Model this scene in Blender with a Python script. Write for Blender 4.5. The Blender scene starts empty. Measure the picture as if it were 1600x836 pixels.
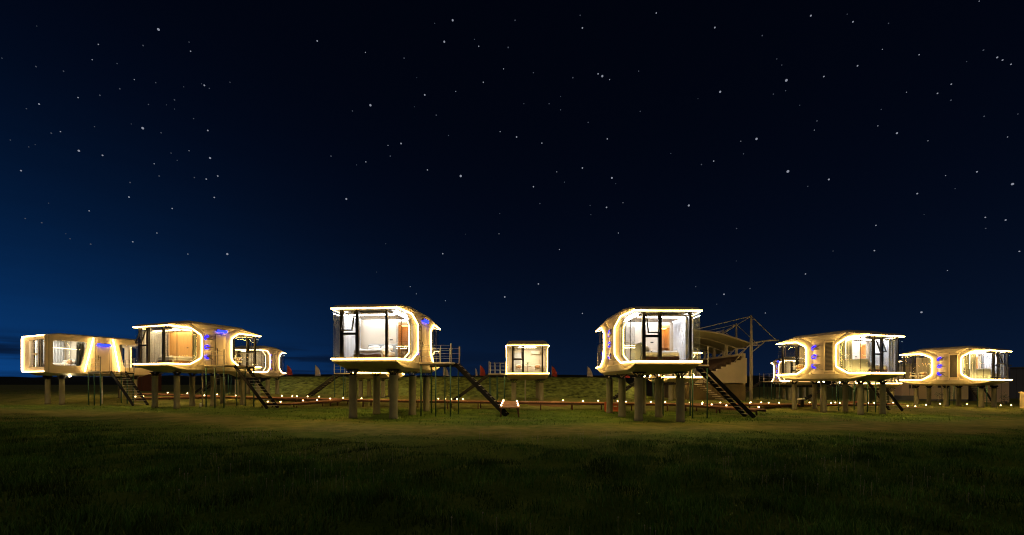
import bpy, bmesh, math, random
import numpy as np
from mathutils import Vector, Matrix

S = bpy.context.scene
COL = S.collection
R = math.radians
random.seed(7)
RNG = np.random.default_rng(7)
EYE = 2.0            # eye height above the datum
F = 650.0            # focal length in pixels of the 1600 px wide photograph
HOR = 600.0          # row of the horizon

# ------------------------------------------------------------------ camera
cam = bpy.data.cameras.new('camera')
cam.sensor_width = 36.0
cam.lens = 36.0 * F / 1600.0
cam.shift_y = (HOR - 418.0) / 1600.0
cam.clip_start = 0.1
cam.clip_end = 5000.0
cam_o = bpy.data.objects.new('camera', cam)
cam_o.location = (0, 0, EYE)
cam_o.rotation_euler = (R(90), 0, 0)
COL.objects.link(cam_o)
S.camera = cam_o

# ------------------------------------------------------------------ exposure, engine
S.view_settings.view_transform = 'Standard'
S.view_settings.look = 'None'
S.view_settings.exposure = 0.0
S.view_settings.gamma = 1.0
S.render.engine = 'CYCLES'
S.cycles.use_denoising = True
S.cycles.max_bounces = 6
S.cycles.transparent_max_bounces = 24
S.cycles.sample_clamp_indirect = 4.0
S.cycles.pixel_filter_type = 'BLACKMAN_HARRIS'
S.cycles.filter_width = 1.1
S.cycles.caustics_reflective = False
S.cycles.caustics_refractive = False
LED = (1.0, 0.60, 0.15)
LED_POWER = 56.0
HOOD = 0.22          # how far the glazed ends stand proud of the side walls

# ------------------------------------------------------------------ night sky (world)
W = bpy.data.worlds.new('World')
S.world = W
W.use_nodes = True
nt = W.node_tree
nt.nodes.clear()


def nd(tree, typ, **kw):
    n = tree.nodes.new(typ)
    for k, v in kw.items():
        setattr(n, k, v)
    return n


def mth(tree, op, a, b=None, clamp=False):
    n = nd(tree, 'ShaderNodeMath', operation=op, use_clamp=clamp)
    for i, v in enumerate((a, b)):
        if v is None:
            continue
        if isinstance(v, (int, float)):
            n.inputs[i].default_value = v
        else:
            tree.links.new(v, n.inputs[i])
    return n.outputs[0]


tc = nd(nt, 'ShaderNodeTexCoord')
sep = nd(nt, 'ShaderNodeSeparateXYZ')
nt.links.new(tc.outputs['Generated'], sep.inputs[0])
zup = mth(nt, 'MAXIMUM', sep.outputs['Z'], 0.0)
dot = nd(nt, 'ShaderNodeVectorMath', operation='DOT_PRODUCT')
nt.links.new(tc.outputs['Generated'], dot.inputs[0])
dot.inputs[1].default_value = (-0.93, 0.37, 0.0)
g = mth(nt, 'MULTIPLY_ADD', dot.outputs['Value'], 0.5)
g.node.inputs[2].default_value = 0.5
g = mth(nt, 'POWER', g, 8.6)                                  # afterglow round one side of the horizon
fall = mth(nt, 'EXPONENT', mth(nt, 'MULTIPLY', zup, -6.5))
fall2 = mth(nt, 'EXPONENT', mth(nt, 'MULTIPLY', zup, -5.2))
glow = mth(nt, 'MULTIPLY', g, fall)
# low cloud banks
mp = nd(nt, 'ShaderNodeMapping')
mp.inputs['Scale'].default_value = (2.2, 2.2, 26.0)
nt.links.new(tc.outputs['Generated'], mp.inputs[0])
nz = nd(nt, 'ShaderNodeTexNoise')
nz.inputs['Scale'].default_value = 1.6
nz.inputs['Detail'].default_value = 5.0
nt.links.new(mp.outputs[0], nz.inputs['Vector'])
cl = nd(nt, 'ShaderNodeMapRange', interpolation_type='SMOOTHSTEP')
nt.links.new(nz.outputs['Fac'], cl.inputs['Value'])
cl.inputs['From Min'].default_value = 0.38
cl.inputs['From Max'].default_value = 0.56
low = nd(nt, 'ShaderNodeMapRange', interpolation_type='SMOOTHSTEP')
nt.links.new(sep.outputs['Z'], low.inputs['Value'])
low.inputs['From Min'].default_value = 0.055
low.inputs['From Max'].default_value = 0.095
low.inputs['To Min'].default_value = 0.93
low.inputs['To Max'].default_value = 0.05
cloud = mth(nt, 'MULTIPLY', cl.outputs[0], low.outputs[0])
clear = mth(nt, 'SUBTRACT', 1.0, cloud)
glow = mth(nt, 'MULTIPLY', glow, clear)


def scaled(col, fac):
    n = nd(nt, 'ShaderNodeVectorMath', operation='SCALE')
    n.inputs[0].default_value = col
    if isinstance(fac, (int, float)):
        n.inputs['Scale'].default_value = fac
    else:
        nt.links.new(fac, n.inputs['Scale'])
    return n.outputs[0]


def vadd(a, b):
    n = nd(nt, 'ShaderNodeVectorMath', operation='ADD')
    nt.links.new(a, n.inputs[0])
    nt.links.new(b, n.inputs[1])
    return n.outputs[0]


skycol = vadd(vadd(scaled((0.0003, 0.0008, 0.0031), 1.0), scaled((0.0026, 0.0092, 0.0300), fall2)),
              scaled((0.0010, 0.0560, 0.2350), glow))
bg = nd(nt, 'ShaderNodeBackground')
nt.links.new(skycol, bg.inputs['Color'])
bg.inputs['Strength'].default_value = 1.0
wo = nd(nt, 'ShaderNodeOutputWorld')
nt.links.new(bg.outputs[0], wo.inputs['Surface'])

# added warm fill sun, no moon: lifts the dark foreground and walls
ml = bpy.data.lights.new('fill_sun', 'SUN')
ml.energy = 0.16
ml.angle = R(6)
ml.color = (1.0, 0.76, 0.45)
mo = bpy.data.objects.new('fill_sun', ml)
mo.rotation_euler = (R(54), 0, R(-6))
COL.objects.link(mo)


# ------------------------------------------------------------------ materials
def mat(name, col, rough=0.6, metal=0.0, var=0.0, scale=6.0, bump=0.0, bscale=30.0, spec=0.5, stretch=None):
    m = bpy.data.materials.new(name)
    m.use_nodes = True
    t = m.node_tree
    b = t.nodes['Principled BSDF']
    b.inputs['Base Color'].default_value = (*col, 1)
    b.inputs['Roughness'].default_value = rough
    b.inputs['Metallic'].default_value = metal
    b.inputs['Specular IOR Level'].default_value = spec
    if var or bump:
        c = nd(t, 'ShaderNodeTexCoord')
        src = c.outputs['Object']
        if stretch:
            mpn = nd(t, 'ShaderNodeMapping')
            mpn.inputs['Scale'].default_value = stretch
            t.links.new(src, mpn.inputs[0])
            src = mpn.outputs[0]
    if var:
        n = nd(t, 'ShaderNodeTexNoise')
        n.inputs['Scale'].default_value = scale
        n.inputs['Detail'].default_value = 6.0
        t.links.new(src, n.inputs['Vector'])
        r = nd(t, 'ShaderNodeValToRGB')
        r.color_ramp.elements[0].position = 0.3
        r.color_ramp.elements[1].position = 0.7
        r.color_ramp.elements[0].color = (*[max(0, x * (1 - var)) for x in col], 1)
        r.color_ramp.elements[1].color = (*[min(1, x * (1 + var)) for x in col], 1)
        t.links.new(n.outputs['Fac'], r.inputs[0])
        t.links.new(r.outputs[0], b.inputs['Base Color'])
        rr = nd(t, 'ShaderNodeMapRange')
        rr.inputs['To Min'].default_value = max(0.05, rough - 0.12)
        rr.inputs['To Max'].default_value = min(1, rough + 0.12)
        t.links.new(n.outputs['Fac'], rr.inputs['Value'])
        t.links.new(rr.outputs[0], b.inputs['Roughness'])
    if bump:
        n = nd(t, 'ShaderNodeTexNoise')
        n.inputs['Scale'].default_value = bscale
        n.inputs['Detail'].default_value = 4.0
        t.links.new(src, n.inputs['Vector'])
        bp = nd(t, 'ShaderNodeBump')
        bp.inputs['Strength'].default_value = bump
        bp.inputs['Distance'].default_value = 0.02
        t.links.new(n.outputs['Fac'], bp.inputs['Height'])
        t.links.new(bp.outputs[0], b.inputs['Normal'])
    return m


def emit(name, col, strength):
    m = bpy.data.materials.new(name)
    m.use_nodes = True
    t = m.node_tree
    t.nodes.clear()
    e = nd(t, 'ShaderNodeEmission')
    e.inputs['Color'].default_value = (*col, 1)
    e.inputs['Strength'].default_value = strength
    o = nd(t, 'ShaderNodeOutputMaterial')
    t.links.new(e.outputs[0], o.inputs['Surface'])
    return m


def glass_mat(name, tint, refl):
    m = bpy.data.materials.new(name)
    m.use_nodes = True
    t = m.node_tree
    t.nodes.clear()
    tr = nd(t, 'ShaderNodeBsdfTransparent')
    tr.inputs['Color'].default_value = (*tint, 1)
    gl = nd(t, 'ShaderNodeBsdfGlossy')
    gl.inputs['Roughness'].default_value = 0.02
    gl.inputs['Color'].default_value = (0.9, 0.95, 1, 1)
    fr = nd(t, 'ShaderNodeFresnel')
    fr.inputs['IOR'].default_value = refl
    mx = nd(t, 'ShaderNodeMixShader')
    t.links.new(mth(t, 'MULTIPLY', fr.outputs[0], 0.4), mx.inputs[0])
    t.links.new(tr.outputs[0], mx.inputs[1])
    t.links.new(gl.outputs[0], mx.inputs[2])
    o = nd(t, 'ShaderNodeOutputMaterial')
    t.links.new(mx.outputs[0], o.inputs['Surface'])
    return m


M = {}
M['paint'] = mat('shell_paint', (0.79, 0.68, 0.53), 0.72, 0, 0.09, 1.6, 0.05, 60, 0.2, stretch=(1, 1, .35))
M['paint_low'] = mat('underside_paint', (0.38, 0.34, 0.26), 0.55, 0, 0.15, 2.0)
M['roof'] = mat('roof_paint', (0.66, 0.58, 0.46), 0.55, 0, 0.08, 1.7)
M['dark'] = mat('dark_aluminium', (0.022, 0.022, 0.025), 0.35, 0.3)
M['seam'] = mat('seam_gasket', (0.06, 0.05, 0.045), 0.8)
M['steel'] = mat('black_steel', (0.009, 0.009, 0.010), 0.45, 0.2, 0.3, 12)
M['green'] = mat('green_painted_pipe', (0.03, 0.11, 0.075), 0.5, 0, 0.2, 9)
M['rail'] = mat('galvanised_rail', (0.24, 0.24, 0.22), 0.4, 0.5, 0.15, 14)
M['plate'] = mat('pale_deck_board', (0.55, 0.46, 0.36), 0.7, 0, 0.15, 5)
M['tread'] = mat('grey_tread', (0.30, 0.30, 0.30), 0.5, 0.3, 0.2, 8)
M['concrete'] = mat('column_concrete', (0.27, 0.26, 0.19), 0.85, 0, 0.2, 3.0, 0.3, 40, stretch=(1, 1, 0.4))
M['led'] = emit('led_strip_light', LED, LED_POWER)
M['led_frame'] = emit('framed_cabin_led_light', (1.0, 0.62, 0.24), 26.0)
M['led_slant'] = emit('slanting_led_light', (1.0, 0.60, 0.18), 62.0)
M['led_hot'] = emit('bright_led_strip_light', LED, LED_POWER * 1.6)
M['led_pale'] = emit('pale_led_strip_light', (1.0, 0.62, 0.24), LED_POWER * 0.62)
M['blue'] = emit('blue_lamp_light', (0.012, 0.022, 1.0), 6.0)
M['blue_mark'] = emit('blue_mark_light', (0.022, 0.012, 1.0), 3.2)
M['glass'] = glass_mat('window_glass', (0.95, 0.96, 0.96), 1.25)
M['louvre'] = mat('louvre_slat_paint', (0.20, 0.17, 0.13), 0.5)
M['cream'] = mat('cream_wall', (0.74, 0.69, 0.62), 0.8, 0, 0.03, 2)
M['orange_wall'] = mat('wood_veneer_wall', (0.66, 0.40, 0.17), 0.6, 0, 0.12, 3, stretch=(6, 6, 0.5))
M['ceil'] = mat('ceiling_paint', (0.78, 0.77, 0.75), 0.8)
M['floor'] = mat('brown_floor', (0.32, 0.19, 0.11), 0.5, 0, 0.2, 4, stretch=(1, 8, 1))
M['linen'] = mat('white_linen', (0.80, 0.80, 0.80), 0.9, 0, 0.04, 5, 0.5, 7)
M['pillow'] = mat('pale_pillow', (0.76, 0.72, 0.68), 0.9, 0, 0.05, 6, 0.4, 9)
M['tanpillow'] = mat('tan_cushion', (0.55, 0.34, 0.20), 0.9, 0, 0.08, 6)
M['headboard'] = mat('grey_headboard', (0.42, 0.47, 0.52), 0.9)
M['curtain'] = mat('pale_blue_curtain', (0.50, 0.55, 0.66), 0.9, 0, 0.05, 4)
M['beige'] = mat('beige_curtain', (0.34, 0.29, 0.20), 0.95, 0, 0.05, 3)
M['sheer'] = mat('grey_sheer', (0.60, 0.64, 0.72), 0.95, 0, 0.05, 3)
M['dcurtain'] = mat('dark_drape', (0.16, 0.17, 0.16), 0.9)
M['wood'] = mat('warm_wood', (0.40, 0.22, 0.10), 0.55, 0, 0.2, 4, stretch=(5, 5, 0.6))
M['white'] = mat('white_plastic', (0.80, 0.79, 0.76), 0.45)
M['black'] = mat('black_plastic', (0.02, 0.02, 0.02), 0.4)
M['deck'] = mat('red_deck_wood', (0.52, 0.25, 0.13), 0.7, 0, 0.25, 5, 0.2, 30)
M['deckpost'] = mat('dark_deck_post', (0.10, 0.05, 0.03), 0.8)
M['lampglow'] = emit('ball_lamp_light', (1.0, 0.60, 0.26), 20.0)
M['lampbright'] = emit('bright_ball_lamp_light', (1.0, 0.62, 0.28), 26.0)
M['spotglow'] = emit('under_lamp_light', (1.0, 0.80, 0.42), 30.0)
M['redflag'] = mat('red_flag_cloth', (0.36, 0.04, 0.025), 0.8, 0, 0.1, 8)
M['whiteflag'] = mat('white_flag_cloth', (0.42, 0.37, 0.35), 0.8, 0, 0.08, 8)
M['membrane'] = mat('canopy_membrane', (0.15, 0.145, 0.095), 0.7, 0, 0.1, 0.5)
M['standwall'] = mat('stand_render', (0.50, 0.44, 0.34), 0.85, 0, 0.08, 0.8, 0.1, 10)
M['seat'] = mat('dark_brown_seating', (0.07, 0.045, 0.03), 0.8)
M['whitesteel'] = mat('white_painted_steel', (0.36, 0.33, 0.27), 0.5, 0, 0.08, 3)
M['earth'] = mat('bare_earth', (0.26, 0.15, 0.075), 0.95, 0, 0.3, 1.5, 0.6, 8)
M['dark_earth'] = mat('dark_render', (0.13, 0.10, 0.05), 0.95, 0, 0.3, 0.8, 0.4, 5)
M['bldtan'] = mat('tan_cladding', (0.88, 0.68, 0.50), 0.8, 0, 0.06, 0.6)
M['bldcream'] = mat('cream_cladding', (0.86, 0.72, 0.45), 0.8, 0, 0.05, 0.6)
M['bldgrey'] = mat('grey_cladding', (0.20, 0.20, 0.20), 0.8, 0, 0.08, 0.6)
M['bldblue'] = mat('blue_grey_cladding', (0.17, 0.18, 0.23), 0.8, 0, 0.08, 0.4)
M['plinth'] = mat('grey_plinth', (0.18, 0.20, 0.21), 0.9)
M['brickred'] = mat('red_brown_boards', (0.13, 0.045, 0.022), 0.8, 0, 0.15, 1.2, stretch=(4, 4, 0.4))
M['orangebox'] = mat('orange_plastic', (0.62, 0.13, 0.04), 0.5, 0, 0.06, 3)
M['leaf'] = mat('plant_leaf', (0.05, 0.14, 0.03), 0.6)
M['hill'] = mat('dark_hill', (0.02, 0.025, 0.015), 1.0, 0, 0.3, 0.02)
M['star'] = emit('star_light', (0.70, 0.74, 0.90), 0.36)
M['star_dim'] = emit('dim_star_light', (0.55, 0.62, 0.85), 0.11)


# ------------------------------------------------------------------ mesh helpers
class MB:
    def __init__(self):
        self.v, self.f = [], []

    def add(self, vs, fs):
        o = len(self.v)
        self.v += [tuple(p) for p in vs]
        self.f += [tuple(i + o for i in q) for q in fs]
        return self

    def box(self, x0, x1, y0, y1, z0, z1):
        return self.add([(x0, y0, z0), (x1, y0, z0), (x1, y1, z0), (x0, y1, z0),
                         (x0, y0, z1), (x1, y0, z1), (x1, y1, z1), (x0, y1, z1)],
                        [(3, 2, 1, 0), (4, 5, 6, 7), (0, 1, 5, 4), (1, 2, 6, 5), (2, 3, 7, 6), (3, 0, 4, 7)])

    def tube(self, pts, r, n=8, closed=False, caps=True):
        pts = [Vector(p) for p in pts]
        k = len(pts)
        rs = r if isinstance(r, (list, tuple)) else [r] * k
        rings = []
        for i, p in enumerate(pts):
            if closed:
                a, b = pts[i - 1], pts[(i + 1) % k]
            else:
                a, b = pts[max(i - 1, 0)], pts[min(i + 1, k - 1)]
            d1 = (p - a).normalized() if (p - a).length > 1e-6 else (b - p).normalized()
            d2 = (b - p).normalized() if (b - p).length > 1e-6 else d1
            t = (d1 + d2).normalized()
            up = Vector((0, 0, 1)) if abs(t.z) < 0.9 else Vector((1, 0, 0))
            s = t.cross(up).normalized()
            u = s.cross(t).normalized()
            rings.append([p + (s * math.cos(j * 2 * math.pi / n) + u * math.sin(j * 2 * math.pi / n)) * rs[i] for j in range(n)])
        fs = []
        for i in range(k if closed else k - 1):
            i2 = (i + 1) % k
            off = 0
            if closed and i2 == 0:      # line the seam ring up
                off = min(range(n), key=lambda o: (rings[0][o] - rings[i][0]).length)
            for j in range(n):
                fs.append((i * n + j, i * n + (j + 1) % n, i2 * n + (j + 1 + off) % n, i2 * n + (j + off) % n))
        if not closed and caps:
            fs.append(tuple(range(n))[::-1])
            fs.append(tuple((k - 1) * n + j for j in range(n)))
        return self.add([p for q in rings for p in q], fs)

    def bar(self, a, b, w, h):
        """rectangular bar from a to b, w sideways, h upright"""
        a, b = Vector(a), Vector(b)
        t = (b - a).normalized()
        up = Vector((0, 0, 1)) if abs(t.z) < 0.95 else Vector((0, 1, 0))
        s = t.cross(up).normalized() * w / 2
        u = s.cross(t).normalized() * h / 2
        vs = []
        for p in (a, b):
            vs += [p - s - u, p + s - u, p + s + u, p - s + u]
        return self.add(vs, [(3, 2, 1, 0), (4, 5, 6, 7), (0, 1, 5, 4), (1, 2, 6, 5), (2, 3, 7, 6), (3, 0, 4, 7)])

    def prism(self, poly, f, d):
        """poly: 2-D outline, f(u, v, t) -> 3-D point, extruded from t=0 to t=d"""
        n = len(poly)
        vs = [f(u, v, 0) for u, v in poly] + [f(u, v, d) for u, v in poly]
        fs = [tuple(range(n))[::-1], tuple(range(n, 2 * n))]
        for i in range(n):
            j = (i + 1) % n
            fs.append((i, j, n + j, n + i))
        return self.add(vs, fs)

    def lathe(self, prof, n=16, c=(0, 0, 0)):
        vs, fs = [], []
        for r, z in prof:
            for j in range(n):
                a = j * 2 * math.pi / n
                vs.append((c[0] + r * math.cos(a), c[1] + r * math.sin(a), c[2] + z))
        for i in range(len(prof) - 1):
            for j in range(n):
                fs.append((i * n + j, i * n + (j + 1) % n, (i + 1) * n + (j + 1) % n, (i + 1) * n + j))
        fs.append(tuple(range(n))[::-1])
        fs.append(tuple((len(prof) - 1) * n + j for j in range(n)))
        return self.add(vs, fs)

    def mesh(self, name, m, smooth=False):
        me = bpy.data.meshes.new(name)
        me.from_pydata(self.v, [], self.f)
        me.materials.append(m)
        bm = bmesh.new()
        bm.from_mesh(me)
        bmesh.ops.recalc_face_normals(bm, faces=bm.faces)
        bm.to_mesh(me)
        bm.free()
        if smooth:
            for p in me.polygons:
                p.use_smooth = True
        me.update()
        return me

    def build(self, name, m, parent=None, smooth=False, bevel=0.0):
        o = bpy.data.objects.new(name, self.mesh(name, m, smooth))
        COL.objects.link(o)
        if parent:
            o.parent = parent
        if bevel:
            b = o.modifiers.new('bevel', 'BEVEL')
            b.width = bevel
            b.segments = 2
            b.limit_method = 'ANGLE'
        return o


def tag(o, label, cat, group=None):
    o['label'] = label
    o['category'] = cat
    if group:
        o['group'] = group
    return o


def empty(name, loc, rz=0.0):
    o = bpy.data.objects.new(name, None)
    o.empty_display_size = 0.3
    o.location = loc
    o.rotation_euler = (0, 0, rz)
    COL.objects.link(o)
    return o


def inst(o, name, parent, loc=None, rot=None):
    """another object on the same mesh"""
    c = bpy.data.objects.new(name, o.data if hasattr(o, 'data') else o)
    COL.objects.link(c)
    c.parent = parent
    if loc is not None:
        c.location = loc
    if rot is not None:
        c.rotation_euler = rot
    return c


def pix(px, py, Y):
    return Vector(((px - 800.0) / F * Y, Y, EYE - (py - HOR) / F * Y))


def struct(o):
    o['kind'] = 'structure'
    return o


def sst(t):
    t = np.clip(t, 0, 1)
    return t * t * (3 - 2 * t)


# ------------------------------------------------------------------ ground
def hgt(x, y):
    """ground level (array friendly)"""
    x = np.asarray(x, float)
    y = np.asarray(y, float)
    xc = np.clip(x, -60, 70)
    front = -1.97 - 0.0095 * xc
    rear = -1.60 - 0.0140 * xc
    t = sst((y - 34.0) / 5.0)
    z = front * (1 - t) + rear * t
    z = z + 0.24 * np.exp(-((x - 3.0) / 7.0) ** 2 - ((y - 39.5) / 4.0) ** 2)
    z = z + 0.035 * np.sin(x * 0.9 + 1.3 * np.sin(y * 0.5)) * np.sin(y * 0.7 + 0.6) * sst((y - 3) / 6.0)
    z = z + (0.06 * np.sin(x * 1.1 + y * 1.6 + np.sin(x * .37)) + 0.05 * np.sin(x * 2.3 - y * 2.9)) * sst((16.0 - y) / 4.0) * sst((y - 2.5) / 3.0)
    return z + EYE


def gz(x, y):
    return float(hgt(x, y))


def path_y(x):
    return 17.2 + 0.25 * np.abs(x - 1.0) + 1.0 * np.sin(x * 0.21)


xs = np.concatenate([np.linspace(-900, -80, 14), np.linspace(-75, 85, 200), np.linspace(95, 900, 14)])
ys = np.concatenate([np.linspace(-60, 0, 8), np.linspace(1, 60, 120), np.linspace(64, 120, 12), np.linspace(140, 1100, 14)])
GX, GY = np.meshgrid(xs, ys)
GZ = hgt(GX, GY)
nx, ny = len(xs), len(ys)
gm = MB()
gm.v = list(zip(GX.ravel().tolist(), GY.ravel().tolist(), GZ.ravel().tolist()))
gm.f = [(j * nx + i, j * nx + i + 1, (j + 1) * nx + i + 1, (j + 1) * nx + i) for j in range(ny - 1) for i in range(nx - 1)]


def ground_mat():
    m = bpy.data.materials.new('meadow_ground')
    m.use_nodes = True
    t = m.node_tree
    b = t.nodes['Principled BSDF']
    b.inputs['Roughness'].default_value = 0.95
    b.inputs['Specular IOR Level'].default_value = 0.1
    g_ = nd(t, 'ShaderNodeNewGeometry')
    sp = nd(t, 'ShaderNodeSeparateXYZ')
    t.links.new(g_.outputs['Position'], sp.inputs[0])

    def noise(scale, detail=6, rough=0.6):
        n = nd(t, 'ShaderNodeTexNoise')
        n.inputs['Scale'].default_value = scale
        n.inputs['Detail'].default_value = detail
        n.inputs['Roughness'].default_value = rough
        t.links.new(g_.outputs['Position'], n.inputs['Vector'])
        return n.outputs['Fac']

    def ramp(fac, stops):
        r = nd(t, 'ShaderNodeValToRGB')
        while len(r.color_ramp.elements) < len(stops):
            r.color_ramp.elements.new(0.5)
        for e, (p, c) in zip(r.color_ramp.elements, stops):
            e.position = p
            e.color = (*c, 1)
        t.links.new(fac, r.inputs[0])
        return r.outputs[0]

    def mix(fac, a, b_):
        n = nd(t, 'ShaderNodeMix', data_type='RGBA')
        t.links.new(fac, n.inputs[0])
        t.links.new(a, n.inputs[6])
        t.links.new(b_, n.inputs[7])
        return n.outputs[2]
    grass = ramp(noise(0.55, 8, 0.7), [(0.3, (0.055, 0.13, 0.018)), (0.5, (0.15, 0.285, 0.034)), (0.72, (0.28, 0.39, 0.065))])
    fine = ramp(noise(9.0, 6, 0.75), [(0.3, (0.028, 0.052, 0.010)), (0.7, (0.15, 0.21, 0.04))])
    n0 = nd(t, 'ShaderNodeMix', data_type='RGBA')
    n0.inputs[0].default_value = 0.45
    t.links.new(grass, n0.inputs[6])
    t.links.new(fine, n0.inputs[7])
    grass = n0.outputs[2]
    earth = ramp(noise(1.1, 8, 0.75), [(0.28, (0.12, 0.16, 0.036)), (0.5, (0.33, 0.31, 0.10)), (0.72, (0.54, 0.42, 0.20))])
    # trodden track: distance from its centre line, edges broken by noise
    ax = mth(t, 'ABSOLUTE', mth(t, 'SUBTRACT', sp.outputs['X'], 1.0))
    cy = mth(t, 'ADD', mth(t, 'MULTIPLY', ax, 0.25), 17.2)
    cy = mth(t, 'ADD', cy, mth(t, 'SINE', mth(t, 'MULTIPLY', sp.outputs['X'], 0.21)))
    d = mth(t, 'ABSOLUTE', mth(t, 'SUBTRACT', sp.outputs['Y'], cy))
    d = mth(t, 'ADD', d, mth(t, 'MULTIPLY', mth(t, 'SUBTRACT', noise(0.45, 7, 0.7), 0.5), 7.0))
    mr = nd(t, 'ShaderNodeMapRange', interpolation_type='SMOOTHSTEP')
    t.links.new(d, mr.inputs['Value'])
    mr.inputs['From Min'].default_value = 0.6
    mr.inputs['From Max'].default_value = 3.3
    mr.inputs['To Min'].default_value = 0.62
    mr.inputs['To Max'].default_value = 0.0
    # bare ground round the cabins of the second row and worn patches
    patch = nd(t, 'ShaderNodeMapRange', interpolation_type='SMOOTHSTEP')
    t.links.new(noise(0.17, 5, 0.6), patch.inputs['Value'])
    patch.inputs['From Min'].default_value = 0.52
    patch.inputs['From Max'].default_value = 0.68
    patch.inputs['To Max'].default_value = 0.65
    back = nd(t, 'ShaderNodeMapRange', interpolation_type='SMOOTHSTEP')
    t.links.new(sp.outputs['Y'], back.inputs['Value'])
    back.inputs['From Min'].default_value = 29.5
    back.inputs['From Max'].default_value = 35.0
    back.inputs['To Max'].default_value = 0.6
    fade = nd(t, 'ShaderNodeMapRange')
    t.links.new(sp.outputs['Y'], fade.inputs['Value'])
    fade.inputs['From Min'].default_value = 15.0
    fade.inputs['From Max'].default_value = 19.0
    bare = mth(t, 'MAXIMUM', mr.outputs[0], mth(t, 'MULTIPLY', patch.outputs[0], fade.outputs[0]))
    bare = mth(t, 'MAXIMUM', bare, back.outputs[0])
    t.links.new(mix(bare, grass, earth), b.inputs['Base Color'])
    bp = nd(t, 'ShaderNodeBump')
    bp.inputs['Strength'].default_value = 0.9
    bp.inputs['Distance'].default_value = 0.12
    hh = mth(t, 'ADD', noise(3.0, 8, 0.75), mth(t, 'MULTIPLY', noise(18.0, 4, 0.7), 0.35))
    t.links.new(hh, bp.inputs['Height'])
    t.links.new(bp.outputs[0], b.inputs['Normal'])
    return m


struct(gm.build('ground', ground_mat(), None, True))


# grass blades
def blades(name, n, sampler, hmin, hmax, width, m, label=None):
    x, y, keep_h = sampler(n)
    n = len(x)
    z = hgt(x, y)
    h = (hmin + (hmax - hmin) * RNG.random(n) ** 1.6) * keep_h
    a = RNG.random(n) * math.pi * 2
    lean = h * (0.15 + 0.55 * RNG.random(n))
    la = RNG.random(n) * math.pi * 2
    w = width * (0.6 + 0.8 * RNG.random(n))
    dx, dy = np.cos(a) * w, np.sin(a) * w
    mx, my = x + np.cos(la) * lean * .3, y + np.sin(la) * lean * .3
    tx, ty = x + np.cos(la) * lean, y + np.sin(la) * lean
    V = np.empty((n, 5, 3))
    V[:, 0] = np.stack([x - dx, y - dy, z - .02], 1)
    V[:, 1] = np.stack([x + dx, y + dy, z - .02], 1)
    V[:, 2] = np.stack([mx - dx * .7, my - dy * .7, z + h * .55], 1)
    V[:, 3] = np.stack([mx + dx * .7, my + dy * .7, z + h * .55], 1)
    V[:, 4] = np.stack([tx, ty, z + h * .98], 1)
    me = bpy.data.meshes.new(name)
    me.vertices.add(n * 5)
    me.vertices.foreach_set('co', V.ravel())
    base = (np.arange(n) * 5)[:, None]
    q = base + np.array([0, 1, 3, 2])
    tr = base + np.array([2, 3, 4])
    loops = np.concatenate([q, tr], 1).ravel()
    me.loops.add(len(loops))
    me.loops.foreach_set('vertex_index', loops.astype(np.int32))
    me.polygons.add(n * 2)
    st = (np.arange(n) * 7)[:, None] + np.array([0, 4])
    me.polygons.foreach_set('loop_start', st.ravel().astype(np.int32))
    me.update(calc_edges=True)
    me.materials.append(m)
    o = bpy.data.objects.new(name, me)
    COL.objects.link(o)
    o['kind'] = 'stuff'
    return o


def blade_mat(name, c0, c1, c2):
    m = bpy.data.materials.new(name)
    m.use_nodes = True
    t = m.node_tree
    b = t.nodes['Principled BSDF']
    b.inputs['Roughness'].default_value = 0.75
    b.inputs['Specular IOR Level'].default_value = 0.2
    g_ = nd(t, 'ShaderNodeNewGeometry')
    r = nd(t, 'ShaderNodeValToRGB')
    r.color_ramp.elements.new(0.5)
    for e, (p, c) in zip(r.color_ramp.elements, [(0, c0), (.6, c1), (1, c2)]):
        e.position = p
        e.color = (*c, 1)
    t.links.new(g_.outputs['Random Per Island'], r.inputs[0])
    n = nd(t, 'ShaderNodeTexNoise')
    n.inputs['Scale'].default_value = 0.8
    n.inputs['Detail'].default_value = 7
    t.links.new(g_.outputs['Position'], n.inputs['Vector'])
    mr = nd(t, 'ShaderNodeMapRange')
    t.links.new(n.outputs['Fac'], mr.inputs['Value'])
    mr.inputs['From Min'].default_value = .3
    mr.inputs['From Max'].default_value = .7
    mr.inputs['To Min'].default_value = .25
    mr.inputs['To Max'].default_value = 1.7  # patchy scaling of blade colour: shadow patches painted in, plus random tone
    s_ = nd(t, 'ShaderNodeVectorMath', operation='SCALE')
    t.links.new(r.outputs[0], s_.inputs[0])
    t.links.new(mr.outputs[0], s_.inputs['Scale'])
    t.links.new(s_.outputs[0], b.inputs['Base Color'])
    return m


def clump(x, y):
    return (0.5 + 0.5 * np.sin(x * 1.7 + 2.1 * np.sin(y * 0.9)) * np.sin(y * 2.3 + 1.7 * np.sin(x * 0.8))
            + 0.35 * np.sin(x * 5.1 + y * 3.3) * np.sin(y * 6.7 - x * 2.2))


def near_field(n):
    u = RNG.random(n)
    y = np.sqrt(3.8 ** 2 + (27.0 ** 2 - 3.8 ** 2) * u ** 1.25)
    x = (RNG.random(n) * 2 - 1) * 1.32 * y
    d = path_y(x) - 2.6 - y + 1.2 * np.sin(x * 1.1) * np.sin(y * 1.7)
    k = clump(x, y)
    keep = (d > RNG.random(n) ** 1.5 * 6.0 - 1.2) & (RNG.random(n) < 0.40 + 0.6 * k)
    return x[keep], y[keep], (0.45 + 0.75 * np.clip(k, 0, 1.2))[keep] * np.clip(0.18 + d[keep] / 7, .18, 1)


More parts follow.
